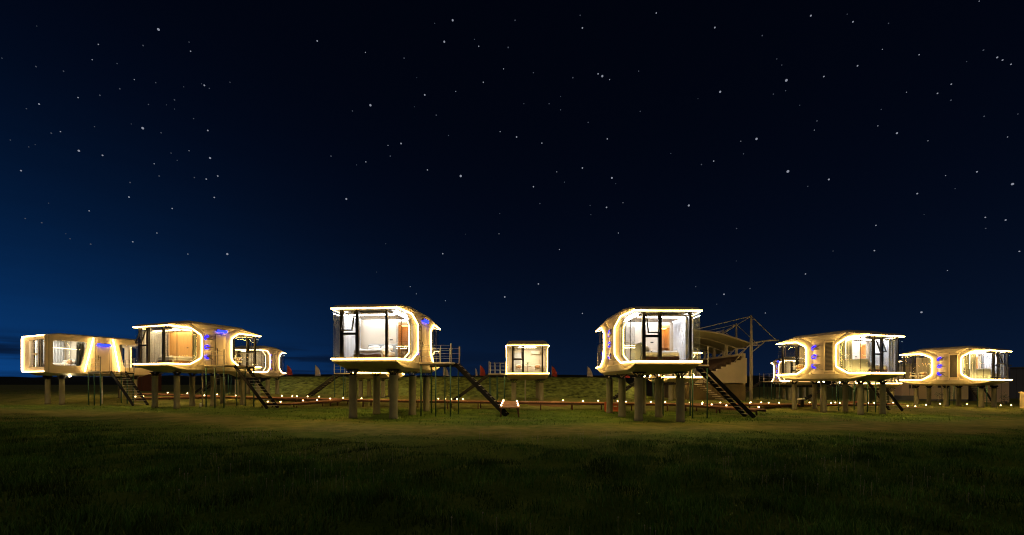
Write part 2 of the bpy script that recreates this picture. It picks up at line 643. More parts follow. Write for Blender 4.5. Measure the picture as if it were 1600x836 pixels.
def far_field(n):
    y = 13 + 38 * RNG.random(n) ** 0.9
    x = (RNG.random(n) * 2 - 1) * 1.3 * y
    d = y - path_y(x)
    k = clump(x * .6, y * .6)
    keep = (d > 1.2 + RNG.random(n) * 2.4) & (RNG.random(n) < k + .15) & ((y < 31.5) | (RNG.random(n) < .3))
    return x[keep], y[keep], 0.5 + 0.6 * np.clip(k[keep], 0, 1)


blades('tall_grass', 430000, near_field, 0.05, 0.24, 0.0065, blade_mat('tall_grass_blade', (0.030, 0.095, 0.014), (0.080, 0.200, 0.032), (0.150, 0.270, 0.065)))
blades('short_grass', 120000, far_field, 0.04, 0.13, 0.010, blade_mat('short_grass_blade', (0.06, 0.14, 0.018), (0.12, 0.24, 0.032), (0.20, 0.29, 0.06)))


def seeds(n):
    y = np.sqrt(4.5 ** 2 + (15 ** 2 - 4.5 ** 2) * RNG.random(n))
    x = (RNG.random(n) * 2 - 1) * 1.25 * y
    k = np.sin(x * .55 + 1.0) * np.sin(y * .5)
    keep = k > 0.25
    return x[keep], y[keep], np.ones(keep.sum())


# pale flower heads among the tall grass
fx, fy, _ = seeds(900)
fm = MB()
for x, y in zip(fx.tolist(), fy.tolist()):
    z = gz(x, y) + random.uniform(.16, .30)
    r_ = random.uniform(.006, .014)
    fm.add([(x - r_, y, z), (x, y - r_, z), (x + r_, y, z), (x, y + r_, z), (x, y, z + r_ * 1.4), (x, y, z - r_ * 1.4)],
           [(0, 1, 4), (1, 2, 4), (2, 3, 4), (3, 0, 4), (1, 0, 5), (2, 1, 5), (3, 2, 5), (0, 3, 5)])
    fm.bar((x, y, z - .3), (x, y, z - r_), .003, .003)
fo = fm.build('flower_heads', mat('seed_head', (0.42, 0.42, 0.36), .9))
fo['kind'] = 'stuff'

# distant hills
for k, (Y, hb, amp, seed) in enumerate([(420, 9.0, 3.0, 1.0), (640, 13.0, 5.0, 4.0)]):
    hm = MB()
    n = 160
    for i in range(n + 1):
        x = -1400 + 2800 * i / n
        top = hb + amp * math.sin(x * .006 + seed) * math.sin(x * .0023 + 2 * seed) + 0.6 * math.sin(x * .05 + seed) + .4 * math.sin(x * .13)
        hm.v += [(x, Y - 40, -2), (x, Y - 12, top * .7), (x, Y, top), (x, Y + 60, -2)]
        if i:
            a, b = 4 * (i - 1), 4 * i
            hm.f += [(a + j, b + j, b + j + 1, a + j + 1) for j in range(3)]
    struct(hm.build('distant_hills', M['hill'], None, True))

# grassy levee behind the second row
lm = MB()
n, rows = 130, [(0, 0.0), (.7, .18), (1.6, .42), (2.6, .66), (3.6, .88), (4.3, .99), (5.2, 1.0), (7.5, 1.0), (12.0, 0.0)]
for i in range(n + 1):
    x = -37 + 55 * i / n
    e = min(1, (x + 37) / 5) * min(1, (18 - x) / 4)
    y0 = 50.5 - 1.2 * math.sin(x * .05)
    for (dy, hz) in rows:
        y = y0 + dy
        g0 = gz(x, y) - .1
        bumpy = .05 * math.sin(x * 2.1 + dy * 3) + .05 * math.sin(x * 4.7 - dy * 2.2) + random.uniform(-.05, .05)
        top = EYE + .90 - .004 * x
        lm.v.append((x, y, g0 + (top - g0) * hz * e + bumpy * (hz > 0) * (0.3 if hz >= .99 else 1)))
    if i:
        a, b, kk = len(rows) * (i - 1), len(rows) * i, len(rows)
        lm.f += [(a + j, b + j, b + j + 1, a + j + 1) for j in range(kk - 1)]
struct(lm.build('grassy_levee', mat('levee_turf', (0.19, 0.235, 0.055), .95, 0, .7, 1.7, 1.0, 5.0, .1, stretch=(1, 1, 2.2)), None, True))

# earth heaps by the middle of the second row
for k, (px, Y, rx, ry, h) in enumerate([(866, 35.6, 1.5, .8, .42), (842, 36.0, 1.6, .9, .30)]):
    mm = MB()
    cx = (px - 800) / F * Y
    prof = [(0, 0), (.3, .0)]
    nr, na = 6, 22
    for i in range(nr + 1):
        q = i / nr
        for j in range(na):
            a = 2 * math.pi * j / na
            jit = 1 + .13 * math.sin(3 * a + k) + random.uniform(-.06, .06)
            x, y = cx + rx * q * jit * math.cos(a), Y + ry * q * jit * math.sin(a)
            mm.v.append((x, y, gz(x, y) - .05 + h * (math.cos(q * math.pi) * .5 + .5) + random.uniform(-.03, .03)))
    for i in range(nr):
        for j in range(na):
            mm.f.append((i * na + j, i * na + (j + 1) % na, (i + 1) * na + (j + 1) % na, (i + 1) * na + j))
    o = mm.build('earth_mound', M['earth'], None, True)
    tag(o, ['larger heap of bare orange earth right of the small centre cabin', 'lower heap of bare earth under the small centre cabin'][k], 'earth mound', 'earth heaps by the boardwalk')


# ------------------------------------------------------------------ cabins
def bed(cab, hd, x, y, rot, wl=1.55, ll=2.0, warm=False, label='', tan=True):
    t = empty('bed', (0, 0, 0))
    t.matrix_world = cab.matrix_world @ Matrix.Translation((x, y, hd)) @ Matrix.Rotation(rot, 4, 'Z')
    tag(t, label, 'bed', 'beds inside the cabins')
    MB().box(-wl / 2, wl / 2, 0, ll, .0, .26).build('base', M['wood'], t)
    m = MB().box(-wl / 2 - .03, wl / 2 + .03, -.03, ll, .262, .52)
    m.build('mattress', M['linen'], t, bevel=.08)
    # rumpled cover
    c = MB()
    nx_, ny_ = 16, 14
    for j in range(ny_ + 1):
        for i in range(nx_ + 1):
            u, v = i / nx_, j / ny_
            xx = (u - .5) * (wl + .12)
            yy = -.06 + v * ll * .72
            drop = .30 * max(0, abs(u - .5) * 2 - .9) / .1 + .30 * max(0, .07 - v) / .07
            c.v.append((xx, yy, .565 - drop + .03 * math.sin(u * 9 + v * 6) * math.sin(v * 8 + 1) + random.uniform(-.008, .008)))
            if i and j:
                a = (j - 1) * (nx_ + 1) + i - 1
                c.f.append((a, a + 1, a + nx_ + 2, a + nx_ + 1))
    c.build('duvet', M['linen'], t, True)
    MB().box(-wl / 2 - .1, wl / 2 + .1, ll + .005, ll + .09, 0, 1.0).build('headboard', M['headboard'], t, bevel=.03)
    for k in (-1, 1):
        for q in (0, 1):
            p = MB()
            cx, cy, cz = k * wl * .25, ll - .2 - q * .22, .68 + .04 * (1 - q)
            n = 12
            for ii in range(7):
                ph = -math.pi / 2 + math.pi * ii / 6
                for jj in range(n):
                    th = 2 * math.pi * jj / n
                    cc = math.copysign(abs(math.cos(th)) ** .6, math.cos(th))
                    ss = math.copysign(abs(math.sin(th)) ** .6, math.sin(th))
                    rr = math.cos(ph) ** .5 if math.cos(ph) > 0 else 0
                    p.v.append((cx + .33 * rr * cc, cy + .09 * math.sin(ph) + .08 * rr * ss * .6, cz + .2 * rr * ss))
            for ii in range(6):
                for jj in range(n):
                    p.f.append((ii * n + jj, ii * n + (jj + 1) % n, (ii + 1) * n + (jj + 1) % n, (ii + 1) * n + jj))
            p.build('pillow', M['tanpillow'] if (tan and q == 1 and k == 1) else M['pillow'], t, True)
    return t


def chair(cab, x, y, z, rot, label, m=None):
    t = empty('armchair', (0, 0, 0))
    t.matrix_world = cab.matrix_world @ Matrix.Translation((x, y, z)) @ Matrix.Rotation(rot, 4, 'Z')
    tag(t, label, 'armchair', 'armchairs inside the cabins')
    m = m or M['white']
    MB().box(-.27, .27, -.27, .27, .36, .48).build('seat', M['pillow'], t, bevel=.03)
    b = MB()
    pts = [(.3 * math.cos(a), .28 * math.sin(a), .70 + .1 * max(0, math.sin(a))) for a in [R(-40 + 260 * i / 14) for i in range(15)]]
    b.tube(pts, .035, 8)
    b.build('armrest', m, t, True)
    bk = MB()
    for i in range(9):
        a = R(35 + 110 * i / 8)
        bk.v += [(.27 * math.cos(a), .26 * math.sin(a), .44), (.28 * math.cos(a), .28 * math.sin(a), .77), (.24 * math.cos(a), .23 * math.sin(a), .77), (.23 * math.cos(a), .22 * math.sin(a), .44)]
        if i:
            p, q = 4 * (i - 1), 4 * i
            bk.f += [(p + j, q + j, q + (j + 1) % 4, p + (j + 1) % 4) for j in range(4)]
    bk.build('backrest', M['tanpillow'], t, True)
    for sx in (-1, 1):
        for sy in (-1, 1):
            MB().tube([(sx * .24, sy * .24, 0), (sx * .25, sy * .22, .40), (sx * .28, sy * .16, .70)], .02, 6).build('leg', m, t)
    return t


def table(cab, x, y, z, label, plant=False, plabel=''):
    t = empty('side_table', (0, 0, 0))
    t.matrix_world = cab.matrix_world @ Matrix.Translation((x, y, z))
    tag(t, label, 'table', 'tables inside the cabins')
    MB().lathe([(.34, .66), (.36, .675), (.36, .69), (.34, .70)], 20).build('table_top', M['white'], t)
    MB().lathe([(.03, .03), (.03, .66)], 10).build('leg', M['wood'], t)
    MB().lathe([(.2, 0), (.2, .02), (.05, .05)], 16).build('foot', M['wood'], t)
    if plant:
        p = empty('potted_plant', (0, 0, 0))
        p.matrix_world = cab.matrix_world @ Matrix.Translation((x, y, z + .701))
        tag(p, plabel, 'plant')
        MB().lathe([(.06, 0), (.085, .14), (.09, .15), (.07, .13)], 12).build('pot', M['white'], p)
        for k in range(9):
            a = k * 2.4
            l = MB()
            d = Vector((math.cos(a), math.sin(a), 0))
            s_ = Vector((-d.y, d.x, 0)) * .035
            b0 = Vector((0, 0, .13))
            m1 = b0 + d * .08 + Vector((0, 0, .13 + .02 * (k % 3)))
            e1 = b0 + d * .18 + Vector((0, 0, .14 + .05 * (k % 3)))
            l.add([b0, m1 - s_, e1, m1 + s_, m1 + Vector((0, 0, .02))], [(0, 1, 4), (1, 2, 4), (2, 3, 4), (3, 0, 4)])
            l.build('leaf', M['leaf'], p)
    return t


def curtain(parent, pts, z0, z1, m, name='curtain'):
    """pleated hanging along the plan polyline pts"""
    c = MB()
    P = []
    for (a, b) in zip(pts[:-1], pts[1:]):
        a, b = Vector((*a, 0)), Vector((*b, 0))
        L = (b - a).length
        nrm = Vector((-(b - a).y, (b - a).x, 0)).normalized()
        k = max(6, int(L / .035))
        for i in range(k):
            q = i / k
            P.append(a.lerp(b, q) + nrm * .045 * math.sin(q * L / .17 * 2 * math.pi))
    n = len(P)
    for p in P:
        c.v += [(p.x, p.y, z0), (p.x, p.y, z1)]
    for i in range(n - 1):
        c.f.append((2 * i, 2 * i + 2, 2 * i + 3, 2 * i + 1))
    return c.build(name, m, parent, True)


def mark(parent, sx, xw, y0, dirn, z, kind, z0):
    """winged badge with a blue light; sx = wall side, dirn = way the arms point along y"""
    f = lambda u, v, t: (sx * (xw + .03 + t), y0 + dirn * u, z + v + z0)
    if kind == 0:
        poly = [(.0, -.05), (.55, .17), (.78, .24), (.60, .07), (.46, .02), (.86, -.10), (.30, -.13)]
    elif kind == 1:
        poly = [(.0, .0), (.18, .08), (.55, .05), (.92, -.005), (.55, -.05), (.18, -.08)]
    else:
        poly = [(.0, .05), (.55, -.17), (.78, -.26), (.60, -.07), (.46, -.02), (.86, .10), (.30, .13)]
    o = MB().prism(poly, f, .05).build('wing_badge', M['louvre'], parent)
    s = {0: -1, 1: 0, 2: 1}[kind]
    gp = [(-.08, .02 * s), (.04, .12), (.30, .19 - .06 * s), (.48, .06), (.36, -.13 - .06 * s), (.06, -.15)]
    f2 = lambda u, v, t: (sx * (xw + .005 + t), y0 + dirn * u, z + v + z0)
    MB().prism(gp, f2, .05).build('blue_light', M['blue_mark'], o)
    return o


def oct_path(L, h, v, c, front=True):
    """outline of a glazed end on the side wall, from the top corner round to the bottom corner, in (y, z)"""
    if front:
        p = [(0, h), (c, h), (v, h - .46), (v, .50), (c, 0), (0, 0)]
    else:
        p = [(L, h), (c, h), (v, h - .46), (v, .50), (c, 0), (L, 0)]
    return p


def soften(p, r=.16):
    """round the inner corners of an open polyline"""
    out = [p[0]]
    for a, b, c in zip(p[:-2], p[1:-1], p[2:]):
        a, b, c = Vector(a), Vector(b), Vector(c)
        d1, d2 = (a - b).normalized(), (c - b).normalized()
        for q in (0, .25, .5, .75, 1):
            s, e = b + d1 * r, b + d2 * r
            m1, m2 = s.lerp(b, q), b.lerp(e, q)
            out.append(tuple(m1.lerp(m2, q)))
    out.append(p[-1])
    return out


def hood_at(d, c, hood):
    """how far the surround stands proud, nearly flush at the end of the cabin"""
    t = min(1.0, max(0.0, d) / max(c, .01))
    return .035 + (hood - .035) * t * t * (3 - 2 * t)


def front_window(root, Wd, h, y, dn, z0, mull, sash_open=True, bay=1):
    # bay = which of the four bays holds the sash
    """full-width glazed face at plan position y, facing dn (-1 front, +1 rear)"""
    xm = Wd / 2 - .024
    fw = MB()
    b = [-xm] + [q for q in mull] + [xm]
    hw = [.085, .085, .065] if bay == 1 else [.065, .085, .085]
    for q, w in zip(mull, hw):
        fw.box(q - w, q + w, y - .07, y + .07, z0 + .03, z0 + h - .03)
    zt = z0 + h * .50
    fw.box(mull[bay - 1] + .087, mull[bay] - .087, y - .06, y + .06, zt - .06, zt + .06)
    fw.box(-xm, xm, y - .03, y + .03, z0 + .004, z0 + .05)
    w = fw.build('window_wall', M['dark'], root)
    for i in range(4):
        if i == bay:
            continue
        l = b[i] + (hw[i - 1] + .003 if i > 0 else 0)
        r_ = b[i + 1] - (hw[i] + .003 if i < 3 else 0)
        MB().box(l, r_, y - .006, y + .006, z0 + .055, z0 + h - .01).build('pane', M['glass'], w)
    l, r_ = mull[bay - 1] + .09, mull[bay] - .09
    MB().box(l, r_, y - .006, y + .006, z0 + .055, zt - .065).build('pane', M['glass'], w)
    # top-hung sash
    s = MB()
    H2 = h * .5 - .12
    t = .05
    for bx in ((l + .01, l + .01 + t, -H2, 0), (r_ - .01 - t, r_ - .01, -H2, 0), (l + .013 + t, r_ - .013 - t, -t, 0), (l + .013 + t, r_ - .013 - t, -H2, -H2 + t)):
        s.box(bx[0], bx[1], -.03, .03, bx[2], bx[3])
    so = s.build('sash', M['dark'], w)
    so.location = (0, y + dn * .02, z0 + h - .05)
    ang = R(17) if sash_open else R(2)
    so.rotation_euler = (ang * dn, 0, 0)
    p = MB().box(l + .06, r_ - .06, -.005, .005, -H2 + t, -t).build('pane', M['glass'], w)
    p.location = so.location
    p.rotation_euler = so.rotation_euler
    return w


def legs(root, pos, zb, k=1.0):
    for (x, y) in pos:
        wp = root.matrix_world @ Vector((x, y, 0))
        gl = gz(wp.x, wp.y) - root.location.z - .12
        o = MB().lathe([(.24 * k, gl), (.235 * k, gl + .3), (.22 * k, gl + .33), (.22 * k, zb - .34), (.235 * k, zb - .32), (.235 * k, zb - .26)], 20).build('column', M['concrete'], root, True)
        o.location = (x, y, 0)
        br = MB()
        br.box(-.27, .27, -.27, .27, zb - .258, zb - .235)
        for sx in (-1, 1):
            br.bar((sx * .08, 0, zb - .232), (sx * .30, 0, zb - .01), .16, .035)
            br.bar((0, sx * .08, zb - .232), (0, sx * .26, zb - .01), .03, .10)
        br.box(-.36, .36, -.14, .14, zb - .02, zb + .03)
        br.build('bracket', M['steel'], o)


def roof_pan(root, Wd, L, h, z0):
    hw = Wd / 2
    m = MB()
    prof = [(-.07, .075, .10), (-.045, .13, .17), (.05, .18, .23), (.30, .22, .28), (1.0, .34, .42), (1.6 if L < 8 else 2.4, .46, .60)]
    secs = prof + [(L - y, e, c) for (y, e, c) in prof[::-1]]
    k = 8
    for (y, e, c) in secs:
        for sx, xs_ in ((-1, (.004, .004, -.10, -.40)), (1, (-.40, -.10, .004, .004))):
            zs_ = (.03, e * .8, e * .45 + c * .55, c)
            if sx > 0:
                zs_ = zs_[::-1]
            m.v += [(sx * (hw + dx), y, z0 + h + dz) for dx, dz in zip(xs_, zs_)]
    for i in range(len(secs) - 1):
        for j in range(k):
            m.f.append((i * k + j, (i + 1) * k + j, (i + 1) * k + (j + 1) % k, i * k + (j + 1) % k))
    m.f += [tuple(range(k)), tuple((len(secs) - 1) * k + j for j in range(k))[::-1]]
    m.build('roof', M['roof'], root, bevel=.02)
    MB().box(-hw + .08, hw - .08, .02, L - .02, z0 + h - .02, z0 + h + .028).build('ceiling', M['ceil'], root)


def under_pan(root, Wd, L, z0, low):
    hw = Wd / 2
    m = MB()
    secs = [(-.03, -.11, -.13), (.03, -.17, -.20), (.65, -.34, -.42), (1.2, -.42, low), (L - 1.2, -.42, low), (L - .65, -.34, -.42), (L - .03, -.17, -.20), (L + .03, -.11, -.13)]
    for (y, e, c) in secs:
        m.v += [(-hw - .004, y, z0 - .03), (-hw - .004, y, z0 + e), (-hw + .26, y, z0 + c), (hw - .26, y, z0 + c), (hw + .004, y, z0 + e), (hw + .004, y, z0 - .03)]
    k = 6
    for i in range(len(secs) - 1):
        for j in range(k):
            m.f.append((i * k + j, (i + 1) * k + j, (i + 1) * k + (j + 1) % k, i * k + (j + 1) % k))
    m.f += [tuple(range(k)), tuple((len(secs) - 1) * k + j for j in range(k))[::-1]]
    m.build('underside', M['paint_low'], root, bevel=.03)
    MB().box(-hw + .06, hw - .06, .03, L - .03, z0 - .028, z0 + .002).build('floor', M['floor'], root)


def door_set(root, hw, y0, y1, z0, zl=2.60):
    """entrance door on the +x wall with its blue lamp"""
    x = hw + .002
    g_ = MB()
    g_.box(x, x + .012, y0 - .035, y0, z0 + .02, z0 + min(2.40, zl - .05))
    g_.box(x, x + .012, y1, y1 + .035, z0 + .02, z0 + min(2.40, zl - .05))
    g_.box(x, x + .012, y0, y1, z0 + min(2.37, zl - .08), z0 + min(2.40, zl - .05))
    g_.build('door_frame', M['seam'], root)
    d = MB().box(x, x + .035, y0 + .004, y1 - .004, z0 + .03, z0 + min(2.365, zl - .085)).build('door', M['paint'], root, bevel=.008)
    MB().box(x + .036, x + .06, y0 + .06, y0 + .11, z0 + .95, z0 + 1.30).bar((x + .07, y0 + .085, z0 + 1.12), (x + .07, y0 + .24, z0 + 1.12), .03, .03).build('handle', M['black'], d)
    l = MB().box(x + .02, x + .16, y0 - .02, y1 + .06, z0 + zl + .02, z0 + zl + .14).build('door_lamp', M['seam'], root, bevel=.01)
    MB().box(x + .161, x + .176, y0 + .0, y1 + .04, z0 + zl - .03, z0 + zl + .12).box(x + .03, x + .15, y0, y1 + .04, z0 + zl - .034, z0 + zl + .015).build('lamp_glow', M['blue'], l)


def interior(root, Wd, L, h, z0, v1, v2, ic, rc, wallm, opts):
    hw = Wd / 2
    yp, yr = v1 + .14, v2 - .14
    # wall between the bedroom and the core, with a lit wardrobe niche at one side
    nx0 = hw * .42
    MB().box(-hw + .09, nx0, yp, yp + .08, z0 + .004, z0 + h - .025).build('partition', M[wallm], root)
    MB().box(nx0 + .65, hw - .09, yp, yp + .08, z0 + .004, z0 + h - .025).build('partition', M[wallm], root)
    ni = MB()
    ni.box(nx0 + .003, nx0 + .647, yp + .62, yp + .68, z0 + .004, z0 + 2.15)
    ni.box(nx0 + .003, nx0 + .03, yp - .02, yp + .618, z0 + .004, z0 + 2.15)
    ni.box(nx0 + .62, nx0 + .647, yp - .02, yp + .618, z0 + .004, z0 + 2.15)
    ni.box(nx0 + .003, nx0 + .647, yp - .02, yp + .618, z0 + 2.153, z0 + 2.30)
    w = ni.build('wardrobe', M['orange_wall'], root)
    MB().box(nx0 + .032, nx0 + .618, yp + .1, yp + .6, z0 + .95, z0 + .985).box(nx0 + .032, nx0 + .618, yp + .1, yp + .6, z0 + .45, z0 + .48).build('shelf', M['wood'], w)
    MB().box(nx0 + .1, nx0 + .55, yp + .2, yp + .5, z0 + 2.13, z0 + 2.15).build('niche_light', emit('niche_light', (1, .55, .16), 9), w)
    if nx0 + .647 < hw - .1:
        MB().box(nx0 + .003, hw - .09, yp, yp + .08, z0 + 2.303, z0 + h - .025).build('partition', M[wallm], root)
    MB().box(-hw + .09, hw - .09, yr - .08, yr, z0 + .004, z0 + h - .025).build('partition', M['cream'], root)
    # dropped ceiling cove and its light
    cv = MB().box(-hw + .35, hw - .35, .45, yp - .3, z0 + h - .16, z0 + h - .10).build('ceiling_cove', M['ceil'], root)
    lm_ = emit('cabin_ceiling_light', ic[:3], ic[3])
    MB().box(-hw + .26, -hw + .32, .5, yp - .32, z0 + h - .15, z0 + h - .12).box(hw - .32, hw - .26, .5, yp - .32, z0 + h - .15, z0 + h - .12) \
        .box(-hw + .5, hw - .5, .8, 1.1, z0 + h - .178, z0 + h - .162).box(-hw + .5, hw - .5, yp - .25, yp - .12, z0 + h - .06, z0 + h - .04).build('cove_light', lm_, cv)
    rl = emit('rear_ceiling_light', rc[:3], rc[3])
    MB().box(-hw * .4, hw * .4, (yr + L) / 2 - .18, (yr + L) / 2 + .18, z0 + h - .05, z0 + h - .03).build('ceiling_light', rl, root)
    # switch plate
    MB().box(.22, .40, yp - .012, yp - .002, z0 + 1.25, z0 + 1.31).build('wall_switch', M['black'], root)
    cz0, cz1 = z0 + .03, z0 + h - .19
    if opts.get('curtains', True):
        curtain(root, [(hw - .16, v1 - .38), (hw - .16, v1 + .02)], cz0, cz1, M['dcurtain'])
        curtain(root, [(-hw + .16, v1 - .38), (-hw + .16, v1 + .02)], cz0, cz1, M['dcurtain'])
        curtain(root, [(-hw + .18, v1 - .85), (-hw + .18, v1 - .4)], cz0, cz1, M['curtain'])
        curtain(root, [(hw - .16, v2 - .02), (hw - .16, v2 + .45)], cz0, cz1, M['dcurtain'])
        curtain(root, [(-hw + .16, v2 - .02), (-hw + .16, v2 + .45)], cz0, cz1, M['dcurtain'])
    if opts.get('sheer'):
        sx = opts['sheer']
        curtain(root, [(sx * (hw - .24), .32), (sx * (hw - .24), v1 - .12)], cz0, cz1, M['sheer'])
    if opts.get('rear_sheer'):
        sx = opts['rear_sheer']
        curtain(root, [(sx * (hw - .24), v2 + .1), (sx * (hw - .24), L - .25), (sx * (hw - 1.3), L - .22)], cz0, cz1, M['beige'])
    if opts.get('tall_curtain'):
        sx = opts['tall_curtain']
        curtain(root, [(sx * (hw - .2), .35), (sx * (hw - .55), .6)], cz0, cz1, M['curtain'])


def cabin(name_label, cx, cy, rz, zs, Wd, L, h, fv1, fc1, fv2, fc2, ic, rc, wallm='cream', opts=None, legy=(.13, .50, .85), low=-.58):
    opts = opts or {}
    g0 = gz(cx, cy)
    root = empty('stilt_cabin', (cx, cy, g0), rz)
    bpy.context.view_layer.update()
    tag(root, name_label, 'cabin', 'lit capsule cabins raised on columns')
    z0 = zs + EYE - g0
    hood = opts.get('hood', HOOD)
    hw = Wd / 2
    v1, c1, v2, c2 = L * fv1, L * fc1, L * fv2, L * fc2
    roof_pan(root, Wd, L, h, z0)
    under_pan(root, Wd, L, z0, low)
    # side walls between the two glazed ends
    fo_ = oct_path(L, h, v1, c1, True)
    re_ = oct_path(L, h, v2, c2, False)
    wall = [(-.03, h + .03)] + [(0, h + .001)] + soften(fo_[1:-1]) + [(0, -.001), (-.03, -.029), (L + .03, -.029), (L, -.001)] + soften(re_[1:-1])[::-1] + [(L, h + .001), (L + .03, h + .03)]
    for sx in (-1, 1):
        MB().prism(wall, lambda u, v, t: (sx * (hw - t), u, v + z0), .08).build('side_wall', M['paint'], root)
        # raised surround of each glazed end
        for (op, s) in ((fo_, 1), (re_, -1)):
            inner = soften(op[1:-1])
            cen = Vector((op[0][0], h / 2))
            ring = MB()
            outer = []
            for i, p in enumerate(inner):
                a = Vector(inner[max(i - 1, 0)])
                b = Vector(inner[min(i + 1, len(inner) - 1)])
                if i == 0:
                    a = Vector((op[0][0], h))
                if i == len(inner) - 1:
                    b = Vector((op[-1][0], 0))
                d = (b - a).normalized()
                nn = Vector((-d.y, d.x)) * s
                o_ = Vector(p) + nn * .42
                dd = abs(o_.x - op[0][0])
                o_.y = min(max(o_.y, -.12 - min(.2, dd * .4)), h + .06 + min(.34, dd * .30))
                outer.append(o_)
            q = [(Vector((op[0][0], h)), Vector((op[0][0], h + .05)))] + list(zip([Vector(p) for p in inner], outer)) + [(Vector((op[-1][0], 0)), Vector((op[-1][0], -.11)))]
            for (pi, po) in q:
                hd = hood_at(abs(pi.x - op[0][0]), abs(op[1][0] - op[0][0]), hood)
                ring.v += [(sx * (hw + .0025), pi.x, pi.y + z0), (sx * (hw + hd), pi.x, pi.y + z0), (sx * (hw + hd * .86), pi.x * .88 + po.x * .12, pi.y * .88 + po.y * .12 + z0), (sx * (hw + .0025), po.x, po.y + z0)]
            for i in range(len(q) - 1):
                ring.f += [(4 * i + j, 4 * i + 4 + j, 4 * i + 4 + (j + 1) % 4, 4 * i + (j + 1) % 4) for j in range(4)]
            ring.f += [(0, 1, 2, 3), tuple(4 * (len(q) - 1) + j for j in (3, 2, 1, 0))]
            ring.build('window_surround', M['paint'], root, bevel=.012)
        # side panes, split by a seam
        for (op, ye, vv, cc) in ((fo_, 0, v1, c1), (re_, L, v2, c2)):
            sm = ye + (vv - ye) * .27
            tri = [(ye, .0), (sm, .0), (sm, h), (ye, h)]
            sw = MB().prism([(sm - .012, 0), (sm + .012, 0), (sm + .012, h), (sm - .012, h)], lambda u, v, t: (sx * (hw - .002 - t), u, v + z0), .03).build('side_window', M['seam'], root)
            MB().prism([(sm, 0), (cc, 0), (vv, .50), (vv, h - .46), (cc, h), (sm, h)], lambda u, v, t: (sx * (hw - .012 - t), u, v + z0), .010).build('pane', M['glass'], sw)
            MB().prism([(ye, 0), (sm, 0), (sm, h), (ye, h)], lambda u, v, t: (sx * (hw - .012 - t), u, v + z0), .010).build('pane', M['glass'], sw)
    # light strips
    for (op, ye, dn) in ((fo_, 0, -1), (re_, L, 1)):
        y_ = ye + dn * .075
        loop = []
        sp = soften([(y_, h + .02), *op[1:-1], (y_, -.02)], .14)
        for (y, z) in sp:
            loop.append((hw + hood_at(abs(y - ye), abs(op[1][0] - ye), hood) + .026, y, z + z0))
        for (y, z) in sp[::-1]:
            loop.append((-hw - hood_at(abs(y - ye), abs(op[1][0] - ye), hood) - .026, y, z + z0))
        MB().tube(loop, opts.get('led_r', .028), 8, closed=True).build('light_strip', M[opts.get('led', 'led')], root, True)
        # lips that carry the strip across the end
        MB().box(-hw - .02, hw + .02, min(ye + dn * .02, ye + dn * .065), max(ye + dn * .02, ye + dn * .065), z0 - .16, z0 - .05).build('end_lip', M['paint'], root)
    mull = [-hw * .72, -hw * .23, hw * .69]
    front_window(root, Wd, h, .04, -1, z0, mull, opts.get('sash', True))
    front_window(root, Wd, h, L - .04, 1, z0, [-q for q in mull[::-1]], False, 2)
    # middle of each wall: seams, badges, door, louvre
    ym0, ym1 = v1 + .30, v2 - .28
    span = ym1 - ym0
    for sx in (-1, 1):
        sm = MB()
        ysm = [ym0 - .02, ym0 + span * .46, ym1] if sx > 0 else [ym0 - .02, ym0 + span * .40, ym1]
        for y in ysm:
            sm.box(min(sx * (hw - .01), sx * (hw + .004)), max(sx * (hw - .01), sx * (hw + .004)), y - .012, y + .012, z0 - .02, z0 + h + .02)
        for z in (.30, h - .40):
            sm.box(min(sx * (hw - .01), sx * (hw + .003)), max(sx * (hw - .01), sx * (hw + .003)), ym0 - .004, ym1 - .02, z0 + z - .008, z0 + z + .008)
        sm.build('panel_seam', M['seam'], root)
    bl = min(.92, span * .44)
    for k, z in enumerate((2.0, 1.32, .62)):
        mark(root, 1, hw, ym0 + .05, bl / .92, z * h / 2.6, k, z0)
        mark(root, -1, hw, ym1 - .05, -bl / .92, z * h / 2.6, k, z0)
    door_set(root, hw, ym0 + span * .54, ym0 + span * .54 + min(.95, span * .44), z0)
    ly0, ly1 = ym0 + span * .05, ym0 + span * .05 + min(.72, span * .34)
    lf = MB()
    xl = -hw - .002
    zl0, zl1 = z0 + .22, z0 + h - .22
    for bx in ((ly0 - .10, ly0, zl0 - .10, zl1 + .10), (ly1, ly1 + .10, zl0 - .10, zl1 + .10), (ly0 + .002, ly1 - .002, zl1 + .002, zl1 + .10), (ly0 + .002, ly1 - .002, zl0 - .10, zl0 - .002)):
        lf.box(xl - .045, xl, bx[0], bx[1], bx[2], bx[3])
    lo = lf.build('louvre_frame', M['paint'], root, bevel=.008)
    MB().box(xl - .006, xl - .002, ly0 + .003, ly1 - .003, zl0, zl1).build('louvre_back', M['black'], lo)
    sl = MB()
    ns = 22
    for i in range(ns):
        z = zl0 + (zl1 - zl0) * (i + .5) / ns
        sl.bar((xl - .022, ly0 + .01, z), (xl - .022, ly1 - .01, z), .035, .03)
    so = sl.build('louvre_slats', M['louvre'], lo)
    so['kind'] = 'stuff'
    legs(root, [(sx * 1.15 * Wd / 3.45, L * q) for q in legy for sx in (-1, 1)], z0 + low, opts.get('col', 1.0))
    interior(root, Wd, L, h, z0, v1, v2, ic, rc, wallm, opts)
    return root, z0


